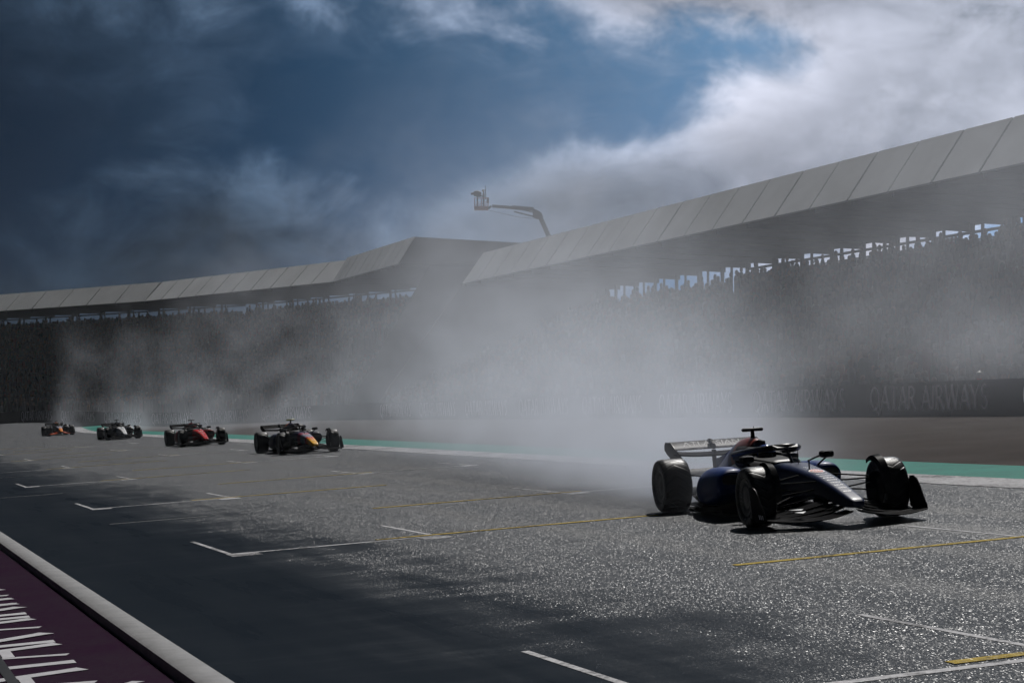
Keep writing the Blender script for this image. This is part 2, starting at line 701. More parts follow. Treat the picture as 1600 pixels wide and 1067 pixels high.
bw = empty('barrier_wall')
tag(bw, 'dark advertising barrier with pale airline lettering below the crowd', 'barrier')
for (a, b) in zip(wall_path[:-1], wall_path[1:]):
    pa, pb = UV(*a), UV(*b)
    L = (pb - pa).length
    n = max(1, round(L / 4.4))
    for i in range(n):
        p0, p1 = pa.lerp(pb, i / n), pa.lerp(pb, (i + 1) / n)
        u0, v0 = a[0] + (b[0] - a[0]) * i / n, a[1] + (b[1] - a[1]) * i / n
        u1, v1 = a[0] + (b[0] - a[0]) * (i + 1) / n, a[1] + (b[1] - a[1]) * (i + 1) / n
        d = (p1 - p0).normalized()
        nn = Vector((d.y, -d.x, 0)) * .3
        p0 = p0 + d * .012
        p1 = p1 - d * .012
        z0, z1 = wall_z(u0, v0) - .3, wall_z(u1, v1) - .3
        mb = MB()
        h = 1.38
        vs = [Vector((p0.x, p0.y, z0)), Vector((p1.x, p1.y, z1)), Vector((p1.x, p1.y, z1 + h)), Vector((p0.x, p0.y, z0 + h))]
        mb.prism(vs, nn)
        put('wall_panel', mb.mesh('wall_panel', 0), M_WALL, bw)


def wall_word(a, b, along, cap, length):
    """one line of lettering on the wall segment a-b, its first letter 'along' metres (in v) from b, reading towards a"""
    pa, pb = UV(*a), UV(*b)
    d = (pa - pb).normalized()
    off = Vector((-d.y, d.x, 0))
    if off.dot(UV(-1, 0)) < 0:
        off = -off
    st = pb + d * along
    for polys, grp in word('QATAR AIRWAYS', cap, length):
        mb = MB()
        for poly, gi in zip(polys, grp):
            pts = []
            for (x, y) in poly:
                q = st + d * x
                u, v = q.x * CS + q.y * SN, -q.x * SN + q.y * CS
                q = q + off * (.003 + .0015 * gi)
                q.z = wall_z(u, v) + .21 + y
                pts.append(q)
            mb.prism(pts, off * .002)
        put('letter', mb.mesh('letter', 0), M_WTEXT, bw)


segA = ((WALL_U, -12.0), (WALL_U + .4, 62))
segB = ((WALL_U + .4, 62), (WALL_U + .6, 135.0))
segC = ((WALL_U + .6, 135.0), (16.4, 190.0))
segD = ((16.4, 190.0), (4.0, 216.0))
for vq in (49.4, 58.4):
    wall_word(*segA, 62 - vq, .76, 7.2)
for k in range(7):
    wall_word(*segB, 135 - (67.3 + 9.0 * k), .76, 7.2)
for k in range(6):
    wall_word(*segC, .4 + 9.4 * k, .80, 7.4)
for k in range(2):
    wall_word(*segD, 4.0 + 9.4 * k, .82, 7.6)

# ------------------------------------------------------------------ grandstands
M_PANEL = mat('pale_fascia_panel', (.74, .765, .80), .5, metal=.0, spec=.3, var=.26, vscale=.32)
M_SOFFIT = mat('grey_soffit', (.17, .16, .155), .7, var=.2, vscale=.4)
M_STEEL = mat('dark_steel', (.05, .052, .056), .5, var=.2)
M_TERR = mat('grey_terrace_concrete', (.10, .10, .10), .85, var=.3, vscale=1.)
M_RAILMESH = mat('rail_infill', (.22, .23, .26), .5, var=.2)

CROWD_PTS = []          # (position, facing angle, standing scale)
random.seed(7)


def frame_of(pa, pb):
    d = (pb - pa)
    L = d.length
    d = d / L
    n = Vector((-d.y, d.x, 0))           # points away from the track for a path running towards us... fixed below
    return d, n, L


def stand_segment(root, pa, pb, zb, zt, lean, soff_back, soff_rise, pitch, top_z, front_off, front_z, rows, crowd=1.0, rail=True, colstep=3.5, end_a=False, end_b=False):
    """a straight bay of grandstand; pa->pb is the line of the fascia's lower edge, the stand lies on the side of +n"""
    d = (pb - pa)
    L = d.length
    d = d / L
    n = Vector((-d.y, d.x, 0))
    mid = (pa + pb) / 2
    if n.dot(mid - Vector((0, 0, 0))) < 0:
        n = -n
    roof = put('roof', MB().mesh('roof', 0), M_SOFFIT, root) if False else None

    def at(s, o, z):
        q = pa + d * s + n * o
        return Vector((q.x, q.y, z))
    # roof deck (soffit below, sheet above)
    mb = MB()
    prof = [(.06, zb + .02), (soff_back, zb + soff_rise), (soff_back, zb + soff_rise + .35), (lean + .1, zt - .05)]
    mb.rings([[at(s, o, z) for o, z in prof] for s in (0.0, L)])
    roof = put('roof', mb.mesh('roof', 20), M_SOFFIT, root)
    npan = max(1, round(L / pitch))
    w = L / npan
    for i in range(npan):
        s0, s1 = i * w + .08, (i + 1) * w - .08
        m2 = MB()
        j = random.uniform(-.012, .012)
        poly = [at(s0, 0 + j, zb), at(s1, 0 + j, zb), at(s1, lean + j, zt), at(s0, lean + j, zt)]
        m2.prism(poly, n * .10 - Vector((0, 0, .05)))
        put('fascia_panel', m2.mesh('fascia_panel', 0), M_PANEL, roof)
    # soffit ribs
    nrib = max(1, round(L / pitch))
    for i in range(nrib + 1):
        s = i * L / nrib
        s = min(max(s, .1), L - .1)
        m2 = MB()
        m2.prism([at(s, .3, zb - .22), at(s, soff_back - .1, zb + soff_rise - .30), at(s, soff_back - .1, zb + soff_rise + .01), at(s, .3, zb + .03)], d * .14)
        put('roof_rib', m2.mesh('roof_rib', 0), M_STEEL, roof)
    # seating terrace
    m2 = MB()
    depth = soff_back - .8 - front_off
    prof = []
    for r in range(rows + 1):
        o0 = front_off + depth * r / (rows + 1)
        o1 = front_off + depth * (r + 1) / (rows + 1)
        z = front_z + (top_z - front_z) * r / rows
        prof += [(o0, z), (o1, z)]
    prof += [(soff_back - .8, -1.0), (front_off, -1.0)]
    m2.rings([[at(s, o, z) for o, z in prof] for s in (0.0, L)])
    put('terrace', m2.mesh('terrace', 0), M_TERR, root)
    # columns, back rail
    nc = max(1, round(L / colstep))
    for i in range(nc):
        s = (i + .5) * L / nc
        for o, r in ((soff_back - 1.15, .13), (soff_back - .35, .09)):
            m2 = MB()
            m2.tube([at(s + (.35 if r < .1 else 0), o, -1.0), at(s + (.35 if r < .1 else 0), o, zb + soff_rise * .96)], r, 6)
            put('column', m2, M_STEEL, root)
    if rail:
        rb = MB()
        o = soff_back - .55
        zr = top_z + 1.25
        rb.tube([at(0, o, zr), at(L, o, zr)], .05, 6)
        rl = put('back_rail', rb, M_STEEL, root)
        ni = max(1, round(L / 1.75))
        for i in range(ni):
            s0, s1 = i * L / ni + .04, (i + 1) * L / ni - .04
            m3 = MB().prism([at(s0, o, top_z - .2), at(s1, o, top_z - .2), at(s1, o, zr - .06), at(s0, o, zr - .06)], n * .03)
            put('infill_panel', m3.mesh('infill_panel', 0), M_RAILMESH, rl)
        hb = MB().tube([at(0, soff_back - .2, zb + soff_rise - .36), at(L, soff_back - .2, zb + soff_rise - .36)], .08, 6)
        put('tie_beam', hb, M_STEEL, root)
    # spectators
    ang = math.atan2(-n.y, -n.x)
    for r in range(rows + 1):
        o = front_off + depth * (r + .45) / (rows + 1)
        z = front_z + (top_z - front_z) * r / rows
        s = random.uniform(.1, .5)
        while s < L - .15:
            if random.random() < .93 * crowd:
                up = random.random() < (.35 if r == rows else .45)
                CROWD_PTS.append((at(s + random.uniform(-.1, .1), o + random.uniform(-.12, .12), z), ang + random.uniform(-.6, .6), random.uniform(.92, 1.08) * (1.0 if up else .76)))
            s += random.uniform(.42, .62)
    return roof


A0 = CAM_Z
near_stand = empty('grandstand', UV(42.6, 95, 0))
near_stand.location = (0, 0, 0)
tag(near_stand, 'long covered grandstand with pale slanted roof panels behind the nearest car', 'grandstand', 'covered grandstands along the straight')
stand_segment(near_stand, UV(42.6, 50.0), UV(42.6, 111.2), 9.72 + A0, 11.98 + A0, 1.6, 10.9, -.12, 3.5, 7.55 + A0, -6.0, 2.0, 20)
stand_segment(near_stand, UV(42.6, 111.2), UV(42.6, 136.2), 9.72 + A0, 11.98 + A0, 1.6, 10.9, -.12, 3.5, 7.2 + A0, -6.0, 2.0, 19, rail=False)

far_stand = empty('grandstand')
tag(far_stand, 'distant angled grandstand with pale roof panels rising to a sharp corner', 'grandstand', 'covered grandstands along the straight')
pB0, pB1 = UV(40.3, 145.0), UV(40.3, 166.0)
pC1, pD1 = Vector((-36.6, 198.0, 0)), Vector((-84.0, 243.0, 0))
stand_segment(far_stand, pB0, pB1, 11.75 + A0, 13.85 + A0, 1.3, 17.0, .3, 2.1, 9.6 + A0, -6.0, 2.2, 22)
stand_segment(far_stand, pB1, pC1, 11.75 + A0, 13.75 + A0, 1.95, 13.0, .45, 3.65, 9.95 + A0, -8.0, 2.2, 22, colstep=5.5)
stand_segment(far_stand, pC1, pD1, 11.75 + A0, 13.75 + A0, 1.95, 13.0, .45, 4.9, 9.95 + A0, -8.0, 2.2, 22, colstep=5.5)
# gable closing the raised end of the far roof
gb = MB()
q0, q1 = UV(40.32, 144.9), UV(41.6, 144.9)
q2 = UV(57.3, 144.9)
gb.prism([Vector((q0.x, q0.y, 11.77 + A0)), Vector((q2.x, q2.y, 12.05 + A0)), Vector((q2.x, q2.y, 13.4 + A0)), Vector((q1.x, q1.y, 13.8 + A0))], UV(0, -.12))
put('gable', gb.mesh('gable', 0), M_SOFFIT, far_stand)

for vv, rt, top in ((136.25, near_stand, 9.7 + A0), (144.7, far_stand, 11.6 + A0)):  # added walls: block sun through the gap between stands, hide crowd edges
    e0, e1 = UV(36.4, vv), UV(54.0 if rt is near_stand else 57.3, vv)
    ew = MB().prism([Vector((e0.x, e0.y, -1)), Vector((e1.x, e1.y, -1)), Vector((e1.x, e1.y, top)), Vector((UV(42.7, vv).x, UV(42.7, vv).y, top)), Vector((e0.x, e0.y, 3.0))], UV(0, .15))
    put('sun_block_wall', ew.mesh('sun_block_wall', 0), M_TERR, rt)

# ------------------------------------------------------------------ crowd: one mass of seated and standing figures
tv, tf = [], []


def pring(w, dpt, z, n=6):
    return [(dpt * math.cos(2 * math.pi * i / n + .5), w * math.sin(2 * math.pi * i / n + .5), z) for i in range(n)]


tb = MB()
tb.rings([pring(.15, .12, 0.0), pring(.19, .14, .75), pring(.25, .14, 1.30), pring(.17, .11, 1.45), pring(.06, .06, 1.50)])
nb = len(tb.v)
tb.rings([pring(.055, .06, 1.47), pring(.095, .11, 1.58), pring(.095, .11, 1.70), pring(.045, .05, 1.79)])
tV = np.array(tb.v)
isn = len(tV)
rng = np.random.default_rng(5)
N = len(CROWD_PTS)
pos = np.array([tuple(p[0]) for p in CROWD_PTS])
an = np.array([p[1] for p in CROWD_PTS])
sc = np.array([p[2] for p in CROWD_PTS])
ca, sa = np.cos(an), np.sin(an)
wd = rng.uniform(.9, 1.25, N)
vx = tV[None, :, 0] * ca[:, None] - tV[None, :, 1] * wd[:, None] * sa[:, None] + pos[:, 0:1]
vy = tV[None, :, 0] * sa[:, None] + tV[None, :, 1] * wd[:, None] * ca[:, None] + pos[:, 1:2]
vz = tV[None, :, 2] * sc[:, None] + pos[:, 2:3]
allv = np.stack([vx, vy, vz], -1).reshape(-1, 3)
faces = []
for k in range(N):
    o_ = k * isn
    faces += [tuple(i + o_ for i in f) for f in tb.f]
cme = bpy.data.meshes.new('crowd')
cme.from_pydata(allv.tolist(), [], faces)
pal = np.array([(.02, .02, .025), (.03, .04, .07), (.06, .06, .07), (.10, .10, .11), (.02, .05, .05), (.16, .02, .02), (.30, .30, .30), (.22, .09, .02), (.05, .10, .05), (.03, .09, .10), (.04, .03, .05)])
pw = np.array([.22, .16, .14, .1, .1, .06, .05, .04, .03, .06, .04])
pc = pal[rng.choice(len(pal), N, p=pw / pw.sum())]
hc = np.where(rng.random((N, 1)) < .35, pal[rng.choice(len(pal), N)], np.array([[.17, .10, .075]]))
colr = np.ones((N, isn, 4), dtype=np.float32)
colr[:, :nb, :3] = pc[:, None]
colr[:, nb:, :3] = hc[:, None]
at_ = cme.attributes.new('tone', 'FLOAT_COLOR', 'POINT')
at_.data.foreach_set('color', colr.reshape(-1))
mc = bpy.data.materials.new('crowd_clothing')
mc.use_nodes = True
n_ = mc.node_tree.nodes.new('ShaderNodeAttribute')
n_.attribute_name = 'tone'
mc.node_tree.links.new(n_.outputs['Color'], mc.node_tree.nodes['Principled BSDF'].inputs['Base Color'])
mc.node_tree.nodes['Principled BSDF'].inputs['Roughness'].default_value = .85
tag(put('crowd', cme, mc), 'dense mass of spectators filling the covered grandstands', 'crowd', kind='stuff')

# ------------------------------------------------------------------ racing car parts (local: +x forward, +y left, z up, origin on the road under mid wheelbase)
def sring(x, w, zb, zt, n=2.6, N=24, yc=0.0, top=1.0):
    """superellipse section across the car at station x; top<1 narrows the upper half"""
    pts = []
    zc, h = (zb + zt) / 2, (zt - zb) / 2
    for i in range(N):
        t = 2 * math.pi * i / N
        c, s = math.cos(t), math.sin(t)
        y = w * math.copysign(abs(c) ** (2 / n), c)
        z = h * math.copysign(abs(s) ** (2 / n), s)
        if s > 0:
            y *= 1 + (top - 1) * (z / h)
        pts.append((x, yc + y, zc + z))
    return pts


def interp(st, m):
    """Catmull-Rom densify of station tuples"""
    out = []
    for i in range(len(st) - 1):
        p0, p1, p2, p3 = st[max(i - 1, 0)], st[i], st[i + 1], st[min(i + 2, len(st) - 1)]
        for k in range(m):
            t = k / m
            out.append(tuple(.5 * (2 * b + (c - a) * t + (2 * a - 5 * b + 4 * c - d) * t * t + (3 * b - a - 3 * c + d) * t ** 3) for a, b, c, d in zip(p0, p1, p2, p3)))
    out.append(tuple(st[-1]))
    return out


def foil(le, te, th=.018, camber=.0, n=7):
    """closed aerofoil loop between two points (leading, trailing) in the x-z plane at one y"""
    le, te = Vector(le), Vector(te)
    ch = te - le
    nrm = Vector((-ch.z, 0, ch.x)).normalized()
    if nrm.z < 0:
        nrm = -nrm
    up, lo = [], []
    for i in range(n + 1):
        t = i / n
        yt = th * (2.6 * math.sqrt(t) * (1 - t) + .12 * (1 - t) + .06)
        yc = -camber * 4 * t * (1 - t)
        c = le + ch * t
        up.append(c + nrm * (yc + yt * .5))
        lo.append(c + nrm * (yc - yt * .5))
    return up + lo[::-1]


def text_mesh(body, size, sx=1.0):
    cu = bpy.data.curves.new('t', 'FONT')
    cu.body = body
    cu.size = size
    cu.align_x = 'CENTER'
    cu.align_y = 'CENTER'
    cu.resolution_u = 3
    cu.extrude = .0006
    ob = bpy.data.objects.new('t', cu)
    COL.objects.link(ob)
    bpy.context.view_layer.update()
    dg = bpy.context.evaluated_depsgraph_get()
    me = bpy.data.meshes.new_from_object(ob.evaluated_get(dg))
    bpy.data.objects.remove(ob)
    bpy.data.curves.remove(cu)
    me.materials.clear()
    return me


CAR = []        # (name, mesh, material key, parent index or None)


def cp(name, mb, key, parent=None, smooth=38):
    me = mb.mesh(name, smooth) if isinstance(mb, MB) else mb
    CAR.append((name, me, key, parent))
    return len(CAR) - 1


def nose_top(x):
    st = [(2.93, .30), (2.6, .385), (2.2, .49), (1.8, .575), (1.3, .645), (.9, .68)]
    for (a, za), (b, zb_) in zip(st[:-1], st[1:]):
        if b <= x <= a:
            return za + (zb_ - za) * (a - x) / (a - b)
    return .3


def build_car_parts():
    # survival cell and nose
    st = interp([(.92, .245, .20, .68, .86), (.55, .30, .13, .685, .9), (.2, .345, .10, .67, .92), (-.2, .37, .10, .70, .9), (-.6, .36, .10, .70, .85), (-1.2, .30, .10, .60, .8), (-1.8, .2, .12, .46, .8), (-2.35, .10, .16, .36, .8)], 4)
    mono = cp('monocoque', MB().rings([sring(a, b, c, d, 3.2, 28, top=e) for a, b, c, d, e in st]), 'body')
    st = interp([(2.93, .065, .245, .30, .9), (2.86, .095, .225, .335, .9), (2.6, .115, .23, .405, .85), (2.2, .145, .28, .505, .8), (1.8, .175, .30, .585, .78), (1.3, .212, .26, .65, .8), (.925, .245, .20, .685, .86)], 4)
    nose = cp('nose', MB().rings([sring(a, b, c, d, 4.6, 32, top=min(1, e + .1)) for a, b, c, d, e in st]), 'nose')
    # cockpit surround and headrest
    st = interp([(.62, .20, .60, .695), (.3, .33, .58, .715), (-.1, .36, .58, .745), (-.42, .33, .58, .80)], 4)
    cp('cockpit_surround', MB().rings([sring(a, b, c, d, 3, 24, top=.8) for a, b, c, d in st]), 'dark')
    st = interp([(-.16, .31, .60, .79), (-.40, .27, .60, .875), (-.85, .19, .55, .90)], 4)
    cp('headrest', MB().rings([sring(a, b, c, d, 3, 24, top=.85) for a, b, c, d in st]), 'dark')
    # engine cover with intake
    st = interp([(-.40, .145, .70, .945), (-.55, .165, .60, .975), (-.85, .175, .50, .965), (-1.2, .165, .42, .89), (-1.6, .125, .32, .74), (-2.0, .085, .26, .58), (-2.42, .05, .24, .44)], 5)
    cov = cp('engine_cover', MB().rings([sring(a, b, c, d, 2.3, 24, top=.75) for a, b, c, d in st]), 'cover')
    cp('air_intake', MB().rings([sring(-.392, .105, .735, .915, 2.2, 20), sring(-.385, .10, .74, .91, 2.2, 20)]), 'black', cov)
    cp('shark_fin', MB().prism([(-.95, -.006, .90), (-1.5, -.006, .80), (-2.05, -.006, .68), (-2.28, -.006, .66), (-2.30, -.006, .44), (-1.6, -.006, .55)], (0, .012, 0)), 'cover', cov)
    # T camera and forward camera tube
    tcm = cp('camera_pod', MB().tube([(-.60, -.145, 1.075), (-.60, -.13, 1.08), (-.60, .13, 1.08), (-.60, .145, 1.075)], [.016, .024, .024, .016], 10, 1.0), 'tcam')
    cp('camera_post', MB().rings([sring(-.59, .03, .95, .955, 2, 12), ]*0 or [[(-.60 + .055 * math.cos(t) * k, .022 * math.sin(t) * k, z) for t in (2 * math.pi * j / 12 for j in range(12))] for z, k in ((.95, 1.5), (1.0, 1.0), (1.075, .9))]), 'dark', tcm)
    cp('camera_aerial', MB().tube([(-.60, .02, 1.09), (-.60, .02, 1.125)], .005, 6), 'black', tcm)
    cp('pitot_camera', MB().tube([(-.36, 0, .935), (-.22, 0, .93), (-.16, 0, .928)], [.022, .018, .016], 10), 'black', cov)
    # sidepods
    for s in (1, -1):
        st = interp([(.38, .64, .17, .40, .60), (.30, .62, .215, .30, .635), (0, .60, .245, .20, .65), (-.4, .57, .255, .14, .63), (-.9, .49, .235, .12, .56), (-1.4, .37, .18, .12, .46), (-1.9, .26, .10, .12, .34)], 5)
        pod = cp('sidepod', MB().rings([sring(a, w, zb, zt, 3.0, 24, yc=s * y, top=.8) for a, y, w, zb, zt in st]), 'pod')
        cp('radiator_inlet', MB().rings([sring(.386, .14, .44, .565, 3.5, 20, yc=s * .64), sring(.392, .135, .445, .56, 3.5, 20, yc=s * .64)]), 'black', pod)
        cp('cooling_panel', MB().box((-.15, s * .30, .735), (.5, .12, .05)), 'grey', pod)
        # mirror
        mr = cp('mirror', MB().rings([sring(.60, .085, .715, .795, 4, 16, yc=s * .53), sring(.66, .095, .71, .80, 4, 16, yc=s * .53), sring(.72, .07, .72, .79, 4, 16, yc=s * .53)]), 'dark')
        cp('mirror_stalk', MB().tube([(.63, s * .53, .715), (.60, s * .47, .66), (.56, s * .44, .62)], .012, 6), 'dark', mr)
        cp('mirror_stalk', MB().tube([(.66, s * .46, .75), (.74, s * .33, .72), (.80, s * .22, .69)], .011, 6), 'dark', mr)
    # floor, plank, diffuser
    fl = [(1.05, .10), (1.0, .38), (.80, .58), (.55, .68), (.1, .76), (-1.1, .79), (-1.35, .70), (-1.45, .52), (-2.1, .48), (-2.25, .46)]
    poly = [(x, y, .055) for x, y in fl] + [(x, -y, .055) for x, y in reversed(fl)]
    flo = cp('floor', MB().prism(poly, (0, 0, .022)), 'carbon')
    for s in (1, -1):
        for k, y in enumerate((.30, .44, .57)):
            cp('floor_fence', MB().prism([(1.0 - .14 * k, s * y, .075), (.55, s * (y + .05), .075), (.55, s * (y + .05), .24), (.9 - .14 * k, s * y, .27)], (0, .006, 0)), 'carbon', flo)
        cp('floor_edge_wing', MB().prism([(.35, s * .80, .10), (-.7, s * .815, .075), (-.7, s * .815, .12), (.30, s * .80, .16)], (0, .006, 0)), 'carbon', flo)
    cp('diffuser', MB().prism([(-1.6, -.45, .08), (-2.3, -.46, .27), (-2.3, .46, .27), (-1.6, .45, .08)], (0, 0, .012)), 'carbon', flo)
    # front wing
    fw = None
    elems = [((2.92, .10), (2.68, .12), .0), ((2.685, .135), (2.51, .155), .0), ((2.525, .17), (2.37, .195), .0), ((2.385, .21), (2.24, .245), .0)]
    for e, ((lx, lz), (tx, tz), _) in enumerate(elems):
        for s in (1, -1):
            rings = []
            for i in range(13):
                t = i / 12
                y = .06 + t * .925
                # the tips sweep back, the middle of each half dips, inner ends rise to the nose
                sweep = -.30 * t ** 1.6
                lift = .085 * (1 - t) ** 2.2 - .022 * math.sin(math.pi * t) + (.03 * t * t if e == 0 else -.035 * t * t * e)
                inn = max(0, .16 - t) * .35 * (1 if e else .2)
                le = (lx + sweep - inn * .2, 0, lz + lift + inn * .25)
                te = (tx + sweep * 1.0, 0, tz + lift * .9 + inn * .1)
                rings.append([(p.x, s * y, p.z) for p in foil(le, te, .022, .012)])
            k = cp('front_wing_plane' if e == 0 else 'front_wing_flap', MB().rings(rings), 'fwing' if e == 0 else 'fflap', fw)
            if fw is None:
                fw = k
    for s in (1, -1):
        out = [(2.58, .14), (2.53, .115), (2.40, .105), (2.18, .11), (2.10, .14), (2.08, .25), (2.07, .45), (2.09, .495), (2.20, .50), (2.29, .475), (2.38, .39), (2.50, .25), (2.57, .18)]
        mb = MB()
        n_ = len(out)
        ins = [(x, s * (.985 + .06 * max(0, z - .2)), z) for x, z in out]
        mb.prism(ins, (0, s * .012, 0))
        ep = cp('front_wing_endplate', mb, 'endplate', fw)
        for k in range(3):
            xx = 2.50 - .06 * k
            cp('endplate_mark', MB().prism([(xx, s * 1.0005, .135), (xx - .028, s * 1.0005, .135), (xx - .05, s * 1.0008, .185), (xx - .022, s * 1.0008, .185)], (0, s * .0015, 0)), 'mark', ep)
    # rear wing: planes, endplates with rolled tips, beam wing, pylon
    def rw(le, te, half, th, cam_, dip, key, name, par):
        rings = []
        for i in range(17):
            y = -half + 2 * half * i / 16
            f = 1 - (abs(y) / half) ** 2.4
            rings.append([(p.x, y, p.z - dip * f) for p in foil((le[0], 0, le[1]), (te[0], 0, te[1]), th, cam_)])
        return cp(name, MB().rings(rings), key, par)
    rwp = rw((-2.02, .765), (-2.34, .80), .615, .026, .025, .04, 'rwing', 'rear_wing_plane', None)
    rw((-2.33, .80), (-2.50, .918), .615, .02, .01, .0, 'rflap', 'rear_wing_flap', rwp)
    rw((-2.15, .44), (-2.42, .53), .42, .022, .02, .0, 'carbon', 'beam_wing', rwp)
    for s in (1, -1):
        mb = MB()
        rows_ = []
        for z, y, xa, xb in ((.22, .50, -2.05, -2.40), (.40, .50, -2.02, -2.46), (.55, .50, -1.98, -2.50), (.66, .535, -1.96, -2.53), (.75, .60, -1.95, -2.54), (.81, .633, -1.97, -2.54), (.875, .635, -2.12, -2.53), (.92, .625, -2.26, -2.52)):
            rows_.append([(xa, s * y, z), (xb, s * y, z), (xb, s * (y + .012), z), (xa, s * (y + .012), z)])
        mb.rings(rows_)
        cp('rear_wing_endplate', mb, 'rend', rwp, 50)
    cp('rear_wing_pylon', MB().prism([(-2.12, -.012, .40), (-2.32, -.012, .40), (-2.36, -.012, .70), (-2.36, -.012, .785), (-2.22, -.012, .785), (-2.24, -.012, .70)], (0, .024, 0)), 'carbon', rwp)
    cp('wing_actuator', MB().rings([sring(-2.28, .03, .79, .87, 2.5, 12), sring(-2.40, .035, .81, .935, 2.5, 12), sring(-2.50, .02, .87, .935, 2.5, 12)]), 'carbon', rwp)
    cp('rain_light', MB().box((-2.46, 0, .32), (.05, .10, .07)), 'redlight', None)
    cp('gearbox_crash_box', MB().rings([sring(-2.2, .08, .26, .40, 3, 12), sring(-2.44, .05, .28, .36, 3, 12)]), 'carbon', None)
    # halo
    pts = []
    for i in range(25):
        t = -1 + 2 * i / 24
        a = t * math.pi * .5
        x = -.40 + 1.04 * math.cos(a) ** .75 if abs(t) < 1 else -.40
        y = .335 * math.sin(a) * (1.0 if abs(t) > .3 else 1.0)
        z = .78 + .10 * math.cos(a) ** .8 if abs(t) < 1 else .78
        pts.append((x, y, z))
    hal = cp('halo', MB().tube(pts, .050, 10, .8), 'halo')
    cp('halo_pillar', MB().rings([[(x + .05 * k * math.cos(t), .018 * k * math.sin(t), z) for t in (2 * math.pi * j / 12 for j in range(12))] for x, z, k in ((.62, .87, 1.0), (.70, .80, .85), (.82, .70, .9), (.88, .64, 1.2))]), 'halo', hal)
    cp('halo_fairing', MB().rings([[(.60, y_, .885 + .02), (.70, y_ * .8, .875), (.69, y_ * .8, .845), (.60, y_, .85)] for y_ in (-.17, -.09, 0, .09, .17)]), 'halo', hal)
    # aerials on the nose
    cp('pitot_tube', MB().tube([(1.05, .0, .665), (1.05, .0, .86)], .004, 6), 'black', nose)
    cp('nose_aerial', MB().tube([(1.5, -.03, .62), (1.5, -.03, .74)], .010, 6), 'black', nose)
    # nose decoration: round badge and rows of small sponsor print lying on the top face
    def on_nose(x, y, lift=.0035):
        return (x, y, nose_z(x, y) + lift)

    def nose_z(x, y):
        st_ = [(.925, .245, .20, .685, .86), (1.3, .212, .26, .65, .8), (1.8, .175, .30, .585, .78), (2.2, .145, .28, .505, .8), (2.6, .115, .23, .405, .85), (2.86, .095, .225, .335, .9)]
        for a, b in zip(st_[:-1], st_[1:]):
            if a[0] <= x <= b[0]:
                t = (x - a[0]) / (b[0] - a[0])
                w, zb, zt, top = (a[i] + (b[i] - a[i]) * t for i in (1, 2, 3, 4))
                top = min(1, top + .1)
                h = (zt - zb) / 2
                q = min(.98, abs(y) / (w * top))
                return (zt + zb) / 2 + h * (1 - q ** 4.6) ** (1 / 4.6)
        return .3
    bd = MB()
    def disc(mb, x, rx, ry, lift, n=20):
        c = [on_nose(x, 0, lift)]
        ring = [on_nose(x + rx * math.cos(2 * math.pi * i / n), ry * math.sin(2 * math.pi * i / n), lift) for i in range(n)]
        mb.add(c + ring, [(0, i + 1, (i + 1) % n + 1) for i in range(n)])
    disc(bd, 1.66, .125, .095, .004)
    bdg = cp('nose_badge', bd, 'badge_white', nose, 0)
    bd2 = MB()
    disc(bd2, 1.66, .105, .078, .006)
    cp('badge_disc', bd2, 'badge', bdg, 0)
    bd3 = MB()
    for y0, y1 in ((-.055, -.03), (-.02, .005), (.015, .03), (.038, .055)):
        bd3.add([on_nose(1.64, y0, .008), on_nose(1.64, y1, .008), on_nose(1.685, y1, .008), on_nose(1.685, y0, .008)], [(0, 1, 2, 3)])
    cp('badge_print', bd3, 'badge_white', bdg, 0)
    rnd = random.Random(3)
    for i, x in enumerate((1.36, 1.44, 1.84, 1.94, 2.03, 2.14, 2.25, 2.36, 2.47, 2.60)):
        mb = MB()
        w = .085 - .004 * i if i > 1 else .06
        y = -w
        hh = .028 if i in (5, 4, 9) else .018
        while y < w - .012:
            dy = rnd.uniform(.006, .016)
            mb.add([on_nose(x, y, .004), on_nose(x, y + dy, .004), on_nose(x + hh, y + dy, .004), on_nose(x + hh, y, .004)], [(0, 1, 2, 3)])
            y += dy + rnd.uniform(.004, .007)
        cp('nose_print', mb, 'mark', nose, 0)
    # front wing print
    mb = MB().prism([(2.62, -.56, .185), (2.55, -.64, .195), (2.55, -.50, .20)], (0, 0, .003))
    mb.prism([(2.535, -.55, .215), (2.47, -.68, .222), (2.47, -.50, .224)], (0, 0, .003))
    cp('wing_emblem', mb, 'mark', fw, 0)
    # suspension
    def rod(a, b, r=.017, key='carbon'):
        return cp('suspension_arm', MB().tube([a, b], r, 8, .55), key)
    for s in (1, -1):
        for a, b in (((1.52, s * .19, .56), (1.76, s * .70, .50)), ((2.02, s * .15, .50), (1.82, s * .70, .49)), ((1.45, s * .2, .33), (1.77, s * .70, .20)), ((2.0, s * .15, .31), (1.83, s * .70, .20)), ((1.62, s * .19, .36), (1.80, s * .69, .45)), ((1.95, s * .16, .40), (1.90, s * .70, .34))):
            rod(a, b)
        for a, b in (((-1.45, s * .20, .42), (-1.76, s * .62, .50)), ((-2.05, s * .12, .40), (-1.84, s * .62, .50)), ((-1.4, s * .2, .22), (-1.78, s * .62, .22)), ((-2.05, s * .12, .22), (-1.84, s * .62, .22))):
            rod(a, b)
